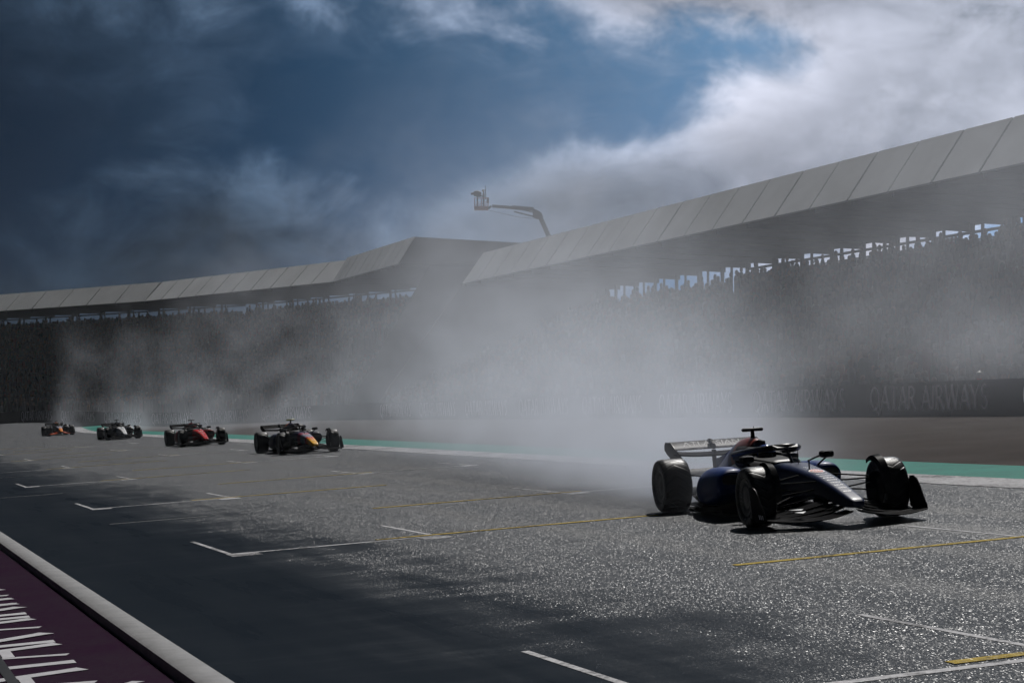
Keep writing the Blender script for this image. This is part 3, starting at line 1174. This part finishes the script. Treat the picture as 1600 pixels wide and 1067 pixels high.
    # wheels
    for ax, hw, yy in ((1.8, .150, .835), (-1.8, .195, .79)):
        for s in (1, -1):
            c = (ax, s * yy, .36)
            sh = hw
            prof = [(-sh * .86, .235), (-sh * .97, .26), (-sh, .30), (-sh * .96, .335), (-sh * .84, .352), (-sh * .6, .3595), (0, .361), (sh * .6, .3595), (sh * .84, .352), (sh * .96, .335), (sh, .30), (sh * .97, .26), (sh * .86, .235), (sh * .80, .225), (-sh * .80, .225)]
            ty = cp('tyre', MB().lathe(prof, 64, 'y', c, closed=True), 'tyre')
            o = s * sh
            cov_ = [(s * sh * .80, .228), (s * sh * .90, .222), (s * sh * .86, .19), (s * sh * .78, .12), (s * sh * .84, .07), (s * sh * .88, .03), (s * sh * .86, .004)]
            rm = cp('wheel_cover', MB().lathe([(-s * sh * .78, .22)] + cov_, 48, 'y', c), 'rim', ty)
            mb = MB()
            for k in range(24):
                t = 2 * math.pi * k / 24
                rot = Matrix.Rotation(-t, 3, 'Y')
                mb.box(Vector(c) + rot @ Vector((.165, 0, 0)) + Vector((0, s * sh * .84, 0)), (.05, .012, .012), rot)
            cp('cover_slot', mb, 'slot', rm)
            mb = MB()
            for k in range(60):
                a0, a1 = 2 * math.pi * k / 60, 2 * math.pi * (k + .5) / 60
                if 8 <= k % 30 <= 13 or k % 30 in (1, 2):
                    q = [(c[0] + r_ * math.cos(t), c[1] + s * (sh * 1.002), c[2] + r_ * math.sin(t)) for r_, t in ((.288, a0), (.305, a0), (.305, a1), (.288, a1))]
                    mb.prism(q, (0, s * .001, 0))
            cp('tyre_print', mb, 'tyreprint', ty, 0)
            cp('brake_drum', MB().lathe([(-s * (sh * .78), .20), (-s * (sh * .98), .205), (-s * (sh + .045), .18), (-s * (sh + .05), .05)], 32, 'y', c), 'carbon', ty)
            if ax > 0:
                # curved wake deflector hugging the inner top of the tyre
                yin = -s * (sh + .015)
                rows_ = []
                for k in range(15):
                    t = R(-8 + 125 * k / 14)
                    ra, rb = .362, .385 + .03 * math.sin(math.pi * k / 14)
                    w_ = .06 if k < 14 else .02
                    rows_.append([(c[0] + r_ * math.cos(t), c[1] + yin + dy * s, c[2] + r_ * math.sin(t)) for r_, dy in ((ra - .03, -.028), (rb - .012, -.022), (rb, w_), (rb - .008, w_), (rb - .02, -.012), (ra - .03, -.018))])
                cp('wheel_winglet', MB().rings(rows_), 'carbon', ty, 30)
            else:
                pass
    # steering wheel dash
    cp('windscreen', MB().rings([sring(.60, .20, .66, .72, 2.5, 16), sring(.66, .17, .66, .70, 2.5, 16)]), 'black')
    return nose, rwp


NOSE_I, RWP_I = build_car_parts()


def paint(name, col, rough=.36, metal=.0, coat=.6):
    return mat(name, col, rough + .04, metal, .09, coat * .08, var=.12, vscale=5)


def ramp_paint(name, stops, axis=0, rough=.36):
    """livery print: bands of paint along the car"""
    m = bpy.data.materials.new(name)
    m.use_nodes = True
    nt = m.node_tree
    b = nt.nodes['Principled BSDF']
    tc = nt.nodes.new('ShaderNodeTexCoord')
    c = sep(nt, tc.outputs['Object'])
    xx = c[0] + c[1].abs() * .35
    r = nt.nodes.new('ShaderNodeValToRGB')
    r.color_ramp.interpolation = 'CONSTANT'
    nt.links.new(((xx + 3.0) / 6.0).s, r.inputs[0])
    el = r.color_ramp.elements
    el[0].position = 0.0
    el[0].color = (*stops[0][1], 1)
    el[1].position = (stops[1][0] + 3) / 6
    el[1].color = (*stops[1][1], 1)
    for p, cc in stops[2:]:
        e = el.new((p + 3) / 6)
        e.color = (*cc, 1)
    nt.links.new(r.outputs[0], b.inputs['Base Color'])
    b.inputs['Roughness'].default_value = rough
    b.inputs['Coat Weight'].default_value = .08
    b.inputs['Specular IOR Level'].default_value = .18
    return m


def tyre_material():
    m = bpy.data.materials.new('wet_tyre_rubber')
    m.use_nodes = True
    nt = m.node_tree
    b = nt.nodes['Principled BSDF']
    b.inputs['Base Color'].default_value = (.007, .007, .008, 1)
    b.inputs['Specular IOR Level'].default_value = .22
    tc = nt.nodes.new('ShaderNodeTexCoord')
    x, y, z = sep(nt, tc.outputs['Object'])
    # tread grooves: chevrons round the wheel
    ang = x.abs() - 1.8
    th = ang._m('ARCTAN2', z - .36)
    g = (th * 22.0 + (y.abs() - .81).abs() * 40.0)._m('SINE')
    gr = g.step(-.95, -.55)
    n = noise(nt, tc.outputs['Object'], 60, 3)
    bp = nt.nodes.new('ShaderNodeBump')
    bp.inputs['Strength'].default_value = .55
    bp.inputs['Distance'].default_value = .012
    nt.links.new((gr + n * .12).s, bp.inputs['Height'])
    nt.links.new(bp.outputs[0], b.inputs['Normal'])
    nt.links.new((n * .2 + .30).s, b.inputs['Roughness'])
    return m


CARBON = bpy.data.materials.new('black_carbon')
CARBON.use_nodes = True
_c = TwoLobe(CARBON)
_c.inputs['Base Color'].default_value = (.005, .005, .006, 1)
_c.inputs['Roughness'].default_value = .34
_c.inputs['Gloss'].default_value = .016
BLACK = mat('matt_black', (.006, .006, .007), .5)
TYRE = tyre_material()
RIM = mat('dark_wheel_cover', (.016, .016, .018), .35, var=.2, vscale=20)
COMMON = dict(carbon=CARBON, black=BLACK, tyre=TYRE, rim=RIM, dark=mat('dark_trim', (.010, .010, .012), .6, spec=.08), grey=mat('grey_vent_panel', (.07, .07, .075), .6, spec=.1),
              slot=mat('cover_slot_grey', (.09, .09, .09), .4), tyreprint=mat('green_tyre_print', (.06, .075, .06), .6), mark=mat('white_print', (.62, .63, .66), .45),
              redlight=mat('rain_light_lens', (.25, .01, .01), .3), halo=mat('black_halo', (.008, .008, .010), .35, spec=.2), badge_white=mat('badge_white', (.6, .58, .58), .4),
              badge=mat('orange_badge', (.55, .09, .03), .4), endplate=CARBON, fflap=CARBON, fwing=CARBON, rend=CARBON, rflap=CARBON, rwing=CARBON, tcam=BLACK)

NAVY = paint('navy_paint', (.008, .016, .060))
BLUE = paint('blue_paint', (.012, .036, .16))
liv = [
    dict(body=NAVY, nose=NAVY, cover=ramp_paint('blue_cover_red_intake', [(-3, (.020, .06, .27)), (-1.15, (.018, .03, .10)), (-1.0, (.20, .03, .018))]), pod=BLUE, rflap=mat('dark_blue_wing', (.008, .011, .022), .4, spec=.12), rend=mat('blue_grey_endplate', (.012, .014, .02), .4, spec=.15)),
    dict(body=paint('matt_navy', (.008, .010, .03), .4), nose=ramp_paint('nose_bands_yellow', [(-3, (.012, .014, .05)), (1.30, (.35, .05, .09)), (1.60, (.26, .27, .36)), (2.10, (.60, .03, .03)), (2.24, (.85, .24, .01)), (2.45, (.92, .48, .03))]),
         cover=ramp_paint('cover_orange_navy', [(-3, (.012, .014, .05)), (-1.15, (.42, .10, .02)), (-.62, (.012, .014, .05))]), pod=paint('matt_navy', (.008, .010, .03)), tcam=mat('yellow_camera', (.45, .45, .04), .4), badge=mat('red_badge', (.45, .03, .05), .4)),
    dict(body=paint('red_paint', (.14, .007, .007)), nose=paint('bright_red_nose', (.60, .05, .05), .22), cover=paint('red_paint', (.30, .012, .012)), pod=paint('red_paint', (.30, .012, .012))),
    dict(body=mat('black_body', (.012, .012, .014), .25, coat=.5), nose=paint('silver_nose', (.85, .86, .88), .22, .0), cover=mat('black_body', (.012, .012, .014), .25), pod=mat('black_body', (.012, .012, .014), .25), mark=mat('black_print', (.02, .02, .02), .4), badge_white=mat('black_print', (.02, .02, .02), .4), badge=mat('teal_badge', (.02, .2, .18), .4)),
    dict(body=paint('anthracite', (.02, .02, .024)), nose=ramp_paint('nose_bands_orange', [(-3, (.02, .02, .024)), (1.2, (.30, .34, .46)), (2.02, (.80, .24, .02))]), cover=paint('papaya', (.50, .14, .015)), pod=paint('anthracite', (.02, .02, .024)),
         fflap=paint('papaya_flap', (.48, .07, .02)), fwing=CARBON, badge=mat('papaya', (.5, .14, .015)), badge_white=mat('white_print', (.62, .63, .66), .45)),
]
car_labels = [
    'dark blue racing car with airborne spray behind it, the nearest of the five cars',
    'navy racing car with a yellow and red tipped nose and yellow roof camera',
    'red racing car with a plain bright red nose',
    'black racing car with a silver white nose',
    'racing car with orange nose and front wing, smallest and farthest of the five',
]
# centre of each car: (u, v of front axle), heading: degrees left of the track's own line towards us
CAR_POS = []


def ray_pt(px, d):
    return Vector(((px - 800) / 3111.0 * d, d, 0))


def to_uv(p):
    return p.x * CS + p.y * SN, -p.x * SN + p.y * CS


def place_car(i, px, d, yaw_deg):
    """px, d: where the near front wheel stands; yaw: heading measured from the view axis towards the right"""
    fwd = Vector((math.sin(R(yaw_deg)), -math.cos(R(yaw_deg)), 0))
    left = Vector((-fwd.y, fwd.x, 0))
    nearfront = ray_pt(px, d)
    mid = nearfront + left * .835 - fwd * 1.8
    # road normal
    ux, vx_ = UV(1, 0), UV(0, 1)
    nz = Vector((0, 0, 1)) - ux * .066 + vx_ * .002
    nz.normalize()
    f = (fwd - nz * fwd.dot(nz)).normalized()
    l = nz.cross(f).normalized()
    u, v = to_uv(mid)
    o = empty('racing_car')
    o.matrix_world = Matrix(((f.x, l.x, nz.x, mid.x), (f.y, l.y, nz.y, mid.y), (f.z, l.z, nz.z, G(u, v) + .003), (0, 0, 0, 1)))
    tag(o, car_labels[i], 'racing car', 'racing cars coming down the straight')
    L = dict(COMMON)
    L.update(liv[i])
    made = []
    for (name, me, key, par) in CAR:
        made.append(put(name, me, L[key], made[par] if par is not None else o))
    CAR_POS.append((u, v))
    return o, made


cars = []
for i, (px, d, yaw) in enumerate(((1183, 23.75, 12.2), (443, 64.5, 18.8), (286, 84.5, 18.8), (170, 113.0, 18.8), (77, 146.0, 18.8))):
    cars.append(place_car(i, px, d, yaw))

# lettering on the nearest car
car0, made0 = cars[0]
rwp_o = made0[RWP_I]
wt = text_mesh('ATLASSIAN', .14)
o = put('wing_lettering', wt, mat('dim_wing_print', (.34, .35, .38), .5), rwp_o)
xa = Vector((0, 1, 0))                       # text runs along the car's left as seen from ahead
ya = Vector((-.17, 0, .118)).normalized()
za = xa.cross(ya)
o.matrix_local = Matrix(((xa.x * 1.2, ya.x * .95, za.x, -2.377), (xa.y * 1.2, ya.y * .95, za.y, 0), (xa.z * 1.2, ya.z * .95, za.z, .878), (0, 0, 0, 1)))
pods = [made0[k] for k, c in enumerate(CAR) if c[0] == 'sidepod']
pt = text_mesh('MYPROTEIN', .125)
o = put('pod_lettering', pt, mat('pale_pod_print', (.30, .34, .45), .45), pods[1])
bpy.context.view_layer.update()


def shrink(o, target, off=.006):
    """lay a flat print onto the curved panel behind it"""
    me = o.data
    mw = o.matrix_local
    tm = target.data
    from mathutils.bvhtree import BVHTree
    bv = BVHTree.FromPolygons([v.co for v in tm.vertices], [p.vertices[:] for p in tm.polygons])
    inv = mw.inverted()
    for v in me.vertices:
        p = mw @ v.co
        h = bv.find_nearest(p)
        if h[0] is not None:
            q = h[0] + h[1] * off * (1 if h[1].dot(p - h[0]) >= 0 or True else -1)
            v.co = inv @ q


# right-hand pod (y < 0): text runs from tail to nose when seen from the car's right
o.matrix_local = Matrix(((1.25, 0, 0, -.30), (0, .35, -1, -.86), (0, .93, 0, .50), (0, 0, 0, 1)))
shrink(o, pods[1], .005)


# ------------------------------------------------------------------ people
def skin_body(name, joints, bones, radii, root=0):
    me = bpy.data.meshes.new(name)
    me.from_pydata(joints, bones, [])
    ob = bpy.data.objects.new(name, me)
    COL.objects.link(ob)
    sk = ob.modifiers.new('s', 'SKIN')
    sk.use_smooth_shade = True
    for i, r in enumerate(radii):
        me.skin_vertices[0].data[i].radius = (r, r) if not isinstance(r, tuple) else r
        me.skin_vertices[0].data[i].use_root = (i == root)
    ss = ob.modifiers.new('u', 'SUBSURF')
    ss.levels = ss.render_levels = 1
    bpy.context.view_layer.update()
    dg = bpy.context.evaluated_depsgraph_get()
    out = bpy.data.meshes.new_from_object(ob.evaluated_get(dg))
    bpy.data.objects.remove(ob)
    return out


def blob(c, r, n=12, m=8, sx=1.0, sy=1.0, sz=1.0):
    rings = []
    for i in range(m + 1):
        t = math.pi * (i / m) * .98 + .03
        rings.append([(c[0] + r * sx * math.sin(t) * math.cos(2 * math.pi * j / n), c[1] + r * sy * math.sin(t) * math.sin(2 * math.pi * j / n), c[2] + r * sz * math.cos(t)) for j in range(n)])
    return MB().rings(rings)


# standing figure facing +x, forearms raised in front
SJ = [(0, 0, .95), (0, 0, 1.15), (0, 0, 1.38), (.01, 0, 1.50), (.02, 0, 1.60), (.03, 0, 1.74),
      (0, .10, .92), (.03, .11, .50), (0, .12, .08), (.13, .13, .04),
      (0, -.10, .92), (.0, -.11, .50), (-.05, -.12, .08), (.09, -.13, .04),
      (0, .19, 1.40), (.10, .25, 1.14), (.34, .20, 1.26), (.42, .18, 1.28),
      (0, -.19, 1.40), (.10, -.25, 1.14), (.34, -.16, 1.28), (.42, -.14, 1.30)]
SB = [(0, 1), (1, 2), (2, 3), (3, 4), (4, 5), (0, 6), (6, 7), (7, 8), (8, 9), (0, 10), (10, 11), (11, 12), (12, 13), (2, 14), (14, 15), (15, 16), (16, 17), (2, 18), (18, 19), (19, 20), (20, 21)]
SR = [.15, .15, .17, .07, .09, .08, .10, .07, .05, .04, .10, .07, .05, .04, .075, .055, .045, .035, .075, .055, .045, .035]
stand_me = skin_body('person_body', SJ, SB, SR)
helm_me = blob((.03, 0, 1.70), .125, 14, 8, 1.1, .95, 1.05).mesh('helmet')


def person(loc, rz, clothes, hat, label, scale=1.0):
    o = put('person', stand_me, clothes)
    o.location = loc
    o.rotation_euler = (0, 0, rz)
    o.scale = (scale,) * 3
    tag(o, label, 'person')
    put('helmet', helm_me, hat, o)
    return o


# drivers: seated torso, head in a helmet, one in each cockpit
DJ = [(-.05, 0, .32), (-.12, 0, .46), (-.16, 0, .58), (-.15, 0, .66), (-.13, 0, .74), (-.16, .17, .57), (.08, .24, .47), (.30, .12, .55), (-.16, -.17, .57), (.08, -.24, .47), (.30, -.12, .55)]
DB = [(0, 1), (1, 2), (2, 3), (3, 4), (2, 5), (5, 6), (6, 7), (2, 8), (8, 9), (9, 10)]
driver_me = skin_body('driver_body', DJ, DB, [.14, .14, .13, .06, .085, .07, .05, .04, .07, .05, .04])
dh_me = blob((-.12, 0, .765), .135, 18, 12, 1.12, .92, .98).mesh('helmet')
vis = MB()
rows_ = []
for z, k in ((.735, 1.02), (.765, 1.05), (.80, 1.02)):
    rows_.append([(-.12 + .152 * k * math.cos(t), .126 * k * math.sin(t), z) for t in (R(-75 + 150 * j / 12) for j in range(13))])
vis.rings(rows_, cap=False, closed=False)
vis_me = vis.mesh('visor')
suits = [(.03, .06, .25), (.02, .03, .10), (.35, .02, .02), (.02, .02, .025), (.5, .15, .02)]
helms = [(.03, .07, .30), (.10, .08, .05), (.45, .05, .03), (.03, .03, .035), (.45, .32, .02)]
dl = ['helmeted driver in a blue suit seated in the nearest dark blue car', 'helmeted driver seated in the navy car with the yellow tipped nose', 'driver with red helmet seated in the red car', 'driver with black helmet seated in the black and silver car', 'driver seated in the farthest, orange nosed car']
for i, (co, _) in enumerate(cars):
    dr = put('person', driver_me, mat('suit_%d' % i, suits[i], .7))
    dr.matrix_world = co.matrix_world.copy()
    tag(dr, dl[i], 'driver', 'drivers seated in the racing cars')
    h = put('helmet', dh_me, mat('helmet_paint_%d' % i, helms[i], .18, coat=.8), dr)
    put('visor', vis_me, mat('dark_visor', (.01, .01, .012), .08), h)

# ------------------------------------------------------------------ boom lift with camera platform
CD = 190.0


def CP_(x, y, d=CD):
    return Vector(((x - 800) / 3111.0 * d, d, (655 - y) / 3111.0 * d + CAM_Z))


lift = empty('boom_lift')
tag(lift, 'articulated boom lift holding a camera platform above the grandstand roofs', 'boom lift')
M_BOOM = mat('grey_boom', (.045, .045, .05), .5, var=.2)
M_CAGE = mat('orange_red_platform', (.35, .07, .03), .5, var=.2)


def beam(a, b, w, h, m, name, parent):
    a, b = Vector(a), Vector(b)
    d = (b - a).normalized()
    side = Vector((0, 1, 0))
    up = d.cross(side).normalized()
    mb = MB()
    mb.rings([[p + side * sx * w / 2 + up * sz * h / 2 for sx, sz in ((-1, -1), (1, -1), (1, 1), (-1, 1))] for p in (a, b)])
    return put(name, mb, m, parent)


jib = beam(CP_(769, 321.5), CP_(833, 326.5), .22, .28, M_BOOM, 'jib', lift)
beam(CP_(800, 323.5), CP_(834, 326.5), .30, .36, M_BOOM, 'jib_sleeve', jib)
beam(CP_(803, 330), CP_(835, 338), .12, .12, M_BOOM, 'lift_cylinder', jib)
beam(CP_(818, 327.5), CP_(835, 332), .08, .08, M_BOOM, 'levelling_rod', jib)
hose = MB().tube([CP_(764, 328), CP_(785, 333), (CP_(812, 339)), CP_(836, 341)], .018, 5)
put('hose', hose, mat('black_hose', (.02, .02, .02), .6), jib)
kn = MB().prism([CP_(832, 325), CP_(840, 328), CP_(846, 331.5), CP_(849, 338), CP_(840, 342), CP_(833, 339)], (0, .35, 0))
put('knuckle', kn, M_BOOM, lift)
basep = CP_(975, 628)
lb = beam(CP_(843, 336), CP_(905, 478), .36, .42, M_BOOM, 'lower_boom', lift)
beam(CP_(900, 467), basep + Vector((0, 0, .4)), .46, .52, M_BOOM, 'boom_sleeve', lift)
tb_ = MB().box((basep.x, basep.y, 2.80), (2.6, 2.2, 1.5))
put('turret', tb_, M_CAGE, lift)
ch = MB().box((basep.x, basep.y, 2.05), (4.2, 2.3, .5))
put('chassis', ch, M_BOOM, lift)
for sx in (-1.4, 1.4):
    for sy in (-1.15, 1.15):
        put('wheel', MB().lathe([(-.2, .2), (-.2, .48), (0, .52), (.2, .48), (.2, .2)], 20, 'y', (basep.x + sx, basep.y + sy, 2.12)), TYRE if False else BLACK, lift)
# platform cage
c0 = CP_(752, 327)
cage = put('platform_floor', MB().box((c0.x, c0.y, c0.z + .05), (1.35, 1.3, .12)), M_CAGE, lift)
for zz in (.18, .42, .66, 1.08):
    rr_ = MB()
    pts = [(c0.x - .66, c0.y - .63, c0.z + zz), (c0.x + .66, c0.y - .63, c0.z + zz), (c0.x + .66, c0.y + .63, c0.z + zz), (c0.x - .66, c0.y + .63, c0.z + zz)]
    for a, b in zip(pts, pts[1:] + pts[:1]):
        rr_.tube([a, b], .024, 6)
    put('guard_rail', rr_, M_CAGE, cage)
for sx in (-.66, 0, .66):
    for sy in (-.63, .63):
        put('rail_post', MB().tube([(c0.x + sx, c0.y + sy, c0.z + .1), (c0.x + sx, c0.y + sy, c0.z + 1.1)], .026, 6), M_CAGE, cage)
put('toe_board', MB().box((c0.x, c0.y - .66, c0.z + .14), (1.36, .02, .24)), M_CAGE, cage)
put('control_box', MB().box((c0.x + .62, c0.y - .30, c0.z + .85), (.22, .4, .5)), M_BOOM, cage)
put('aerial', MB().tube([(c0.x + .42, c0.y, c0.z + 1.0), (c0.x + .40, c0.y, c0.z + 1.9), (c0.x + .37, c0.y, c0.z + 2.35)], [.05, .045, .02], 6), M_BOOM, cage)
put('bracket', MB().tube([(c0.x + .66, c0.y, c0.z + .1), (c0.x + .95, c0.y, c0.z + .35)], .12, 6), M_BOOM, cage)
# camera on its mount, with rain cover
camo = empty('broadcast_camera', (c0.x - .38, c0.y - .1, c0.z + .115))
tag(camo, 'dark broadcast camera under a rain cover on the raised platform', 'camera')
put('pedestal', MB().tube([(0, 0, 0), (0, 0, 1.15)], .07, 8), BLACK, camo)
put('camera_body', MB().rings([sring(.38, .16, 1.12, 1.55, 3, 14), sring(.05, .22, 1.10, 1.72, 3, 14), sring(-.35, .16, 1.18, 1.66, 3, 14)]), mat('dark_rain_cover', (.03, .035, .03), .6), camo)
put('lens', MB().tube([(-.33, 0, 1.42), (-.62, 0, 1.40)], [.12, .11], 12), BLACK, camo)
put('pan_bar', MB().tube([(.1, .1, 1.2), (.3, .15, 1.05)], .018, 6), BLACK, camo)
person((c0.x + .22, c0.y - .1, c0.z + .115), R(180), mat('dark_waterproofs', (.05, .045, .05), .7), mat('white_cap', (.6, .6, .6), .5), 'camera operator in dark waterproofs standing on the boom lift platform')

# marshals behind the barrier
M_MARSH = mat('orange_overalls', (.62, .10, .02), .7)
for (u, v, lab) in ((33.9, 54.2, 'marshal in orange overalls looking over the barrier near the roadside lettering'),
                    (34.0, 76.5, 'marshal in orange overalls half hidden by spray farther down the barrier')):
    p = UV(u, v, 1.604)
    person(p, math.atan2(-p.y, -p.x), M_MARSH, mat('white_helmet', (.6, .6, .6), .4), lab, 1.18 if False else 1.0)

# ------------------------------------------------------------------ spray thrown up by the cars
def spray_volume(name, lo, hi, res, build, g=.42, density=1.0, colr=(.84, .885, .98)):
    m = bpy.data.materials.new(name + '_mist')
    m.use_nodes = True
    t = m.node_tree
    t.nodes.clear()
    out = t.nodes.new('ShaderNodeOutputMaterial')
    pv = t.nodes.new('ShaderNodeVolumePrincipled')
    pv.inputs['Color'].default_value = (*colr, 1)
    pv.inputs['Density'].default_value = density * .01
    pv.inputs['Anisotropy'].default_value = g
    t.links.new(pv.outputs[0], out.inputs['Volume'])
    me = MB().box([(a + b) / 2 for a, b in zip(lo, hi)], [b - a for a, b in zip(lo, hi)]).mesh(name, 0)
    o = put(name, me, m)
    o.matrix_world = TRK
    ng = bpy.data.node_groups.new(name, 'GeometryNodeTree')
    ng.interface.new_socket('Geometry', in_out='INPUT', socket_type='NodeSocketGeometry')
    ng.interface.new_socket('Geometry', in_out='OUTPUT', socket_type='NodeSocketGeometry')
    go = ng.nodes.new('NodeGroupOutput')
    vc = ng.nodes.new('GeometryNodeVolumeCube')
    ps = ng.nodes.new('GeometryNodeInputPosition')
    vc.inputs['Min'].default_value = lo
    vc.inputs['Max'].default_value = hi
    for k, q in zip(('Resolution X', 'Resolution Y', 'Resolution Z'), res):
        vc.inputs[k].default_value = q
    den = build(ng, ps.outputs[0])
    ng.links.new((den * 100.0).max(.0012).s, vc.inputs['Density'])
    sm = ng.nodes.new('GeometryNodeSetMaterial')
    sm.inputs['Material'].default_value = m
    ng.links.new(vc.outputs[0], sm.inputs[0])
    ng.links.new(sm.outputs[0], go.inputs[0])
    md = o.modifiers.new('mist', 'NODES')
    md.node_group = ng
    return o


def plume(nt, u, v, z, car, amp, h0, hg, w0, wg, decay, drift=.0, start=1.2):
    """trail of spray behind one car"""
    s = v - (car[1] + start)
    sp = s.max(0.0)
    hh = (sp + .3).pow(.75) * hg + h0
    ww = sp * wg + w0
    e1 = ((z / hh).max(0.0).pow(1.6) * -1.0).exp()
    du = (u - car[0] - sp * drift) / ww
    e2 = (du * du * -1.0).exp()
    e3 = (sp * (-1.0 / decay)).exp()
    lee = (u - car[0] - sp * (drift * .8)).step(-1.5, .6)          # the wind clears the side towards the pit wall
    return s.step(-.6, 1.6) * e1 * e2 * e3 * lee * amp


def spray_field(nt, pos):
    u, v, z = sep(nt, pos)
    zr = z - u.min(32.5) * .066 + v * .002 - v.step(156, 190) * .9
    wob = noise(nt, pos, .14, 3, .5)
    wob2 = noise(nt, pos, .45, 3, .5)
    zz = (zr + (wob - .5) * 2.6 + (wob2 - .5) * 1.1).max(0.0)
    # thick fresh trail of the first car
    trail = plume(nt, u, v, zz, CAR_POS[0], .22, .50, .42, 1.0, .13, 17.0, .17, .9)
    n2 = noise(nt, vec(nt, u, v * .75, z), .72, 6, .72, 1.4)
    trail = trail * ((n2 - .48).max(0.0) * 11.0)
    root = plume(nt, u, v, (zr + (wob2 - .5) * .8).max(0.0), CAR_POS[0], 1.0, .80, .24, 1.25, .12, 6.5, .12, 1.2)
    trail = trail + root * ((n2 - .33).max(0.0) * 4.5)
    tot = None
    for k, (amp, dec) in enumerate(((.55, 34.0), (1.0, 24.0), (.8, 22.0), (.9, 24.0), (1.1, 30.0))):
        p = plume(nt, u, v, zz, CAR_POS[k], amp, .7 if k else 1.2, .36 if k else .42, 1.2, .13, dec, .18, 1.6 if k else 6.0)
        tot = p if tot is None else tot + p
    # older spray hanging between the racing line and the stands
    hang = ((zz / 9.5).pow(2.2) * -1.0).exp() * u.step(16.0, 26.0) * u.step(45, 38) * v.step(20, 36) * v.step(105, 50) * (zz.step(.2, 2.6) * .7 + .3) * .34
    n1 = noise(nt, vec(nt, u * 1.0, v * .8, z * 1.15), .13, 7, .64, .8)
    n3 = noise(nt, vec(nt, u, v * .6, z * .8), .45, 5, .62, .8)
    tot = tot * .072 * ((n1 - .48).max(0.0) * 14.0) * ((n3 - .36).max(0.0) * 6.0) + hang * .060 * ((n1 - .40).max(0.0) * 7.0) * ((n3 - .33).max(0.0) * 5.0)
    return (trail + tot) * zr.step(-.1, .25)


tag(spray_volume('spray', (3.0, 20.0, -.3), (45.0, 176.0, 14.0), (150, 540, 62), spray_field), 'pale spray hanging over the track behind the cars', 'spray', kind='stuff')

# ------------------------------------------------------------------ haze
hz = bpy.data.materials.new('haze')
hz.use_nodes = True
t = hz.node_tree
t.nodes.clear()
out = t.nodes.new('ShaderNodeOutputMaterial')
pv = t.nodes.new('ShaderNodeVolumePrincipled')
pv.inputs['Color'].default_value = (.86, .92, 1.0, 1)
pv.inputs['Density'].default_value = .00014
pv.inputs['Anisotropy'].default_value = .45
t.links.new(pv.outputs[0], out.inputs['Volume'])
tag(put('haze', MB().box((0, 200, 13), (900, 680, 34)).mesh('haze', 0), hz), kind='stuff')
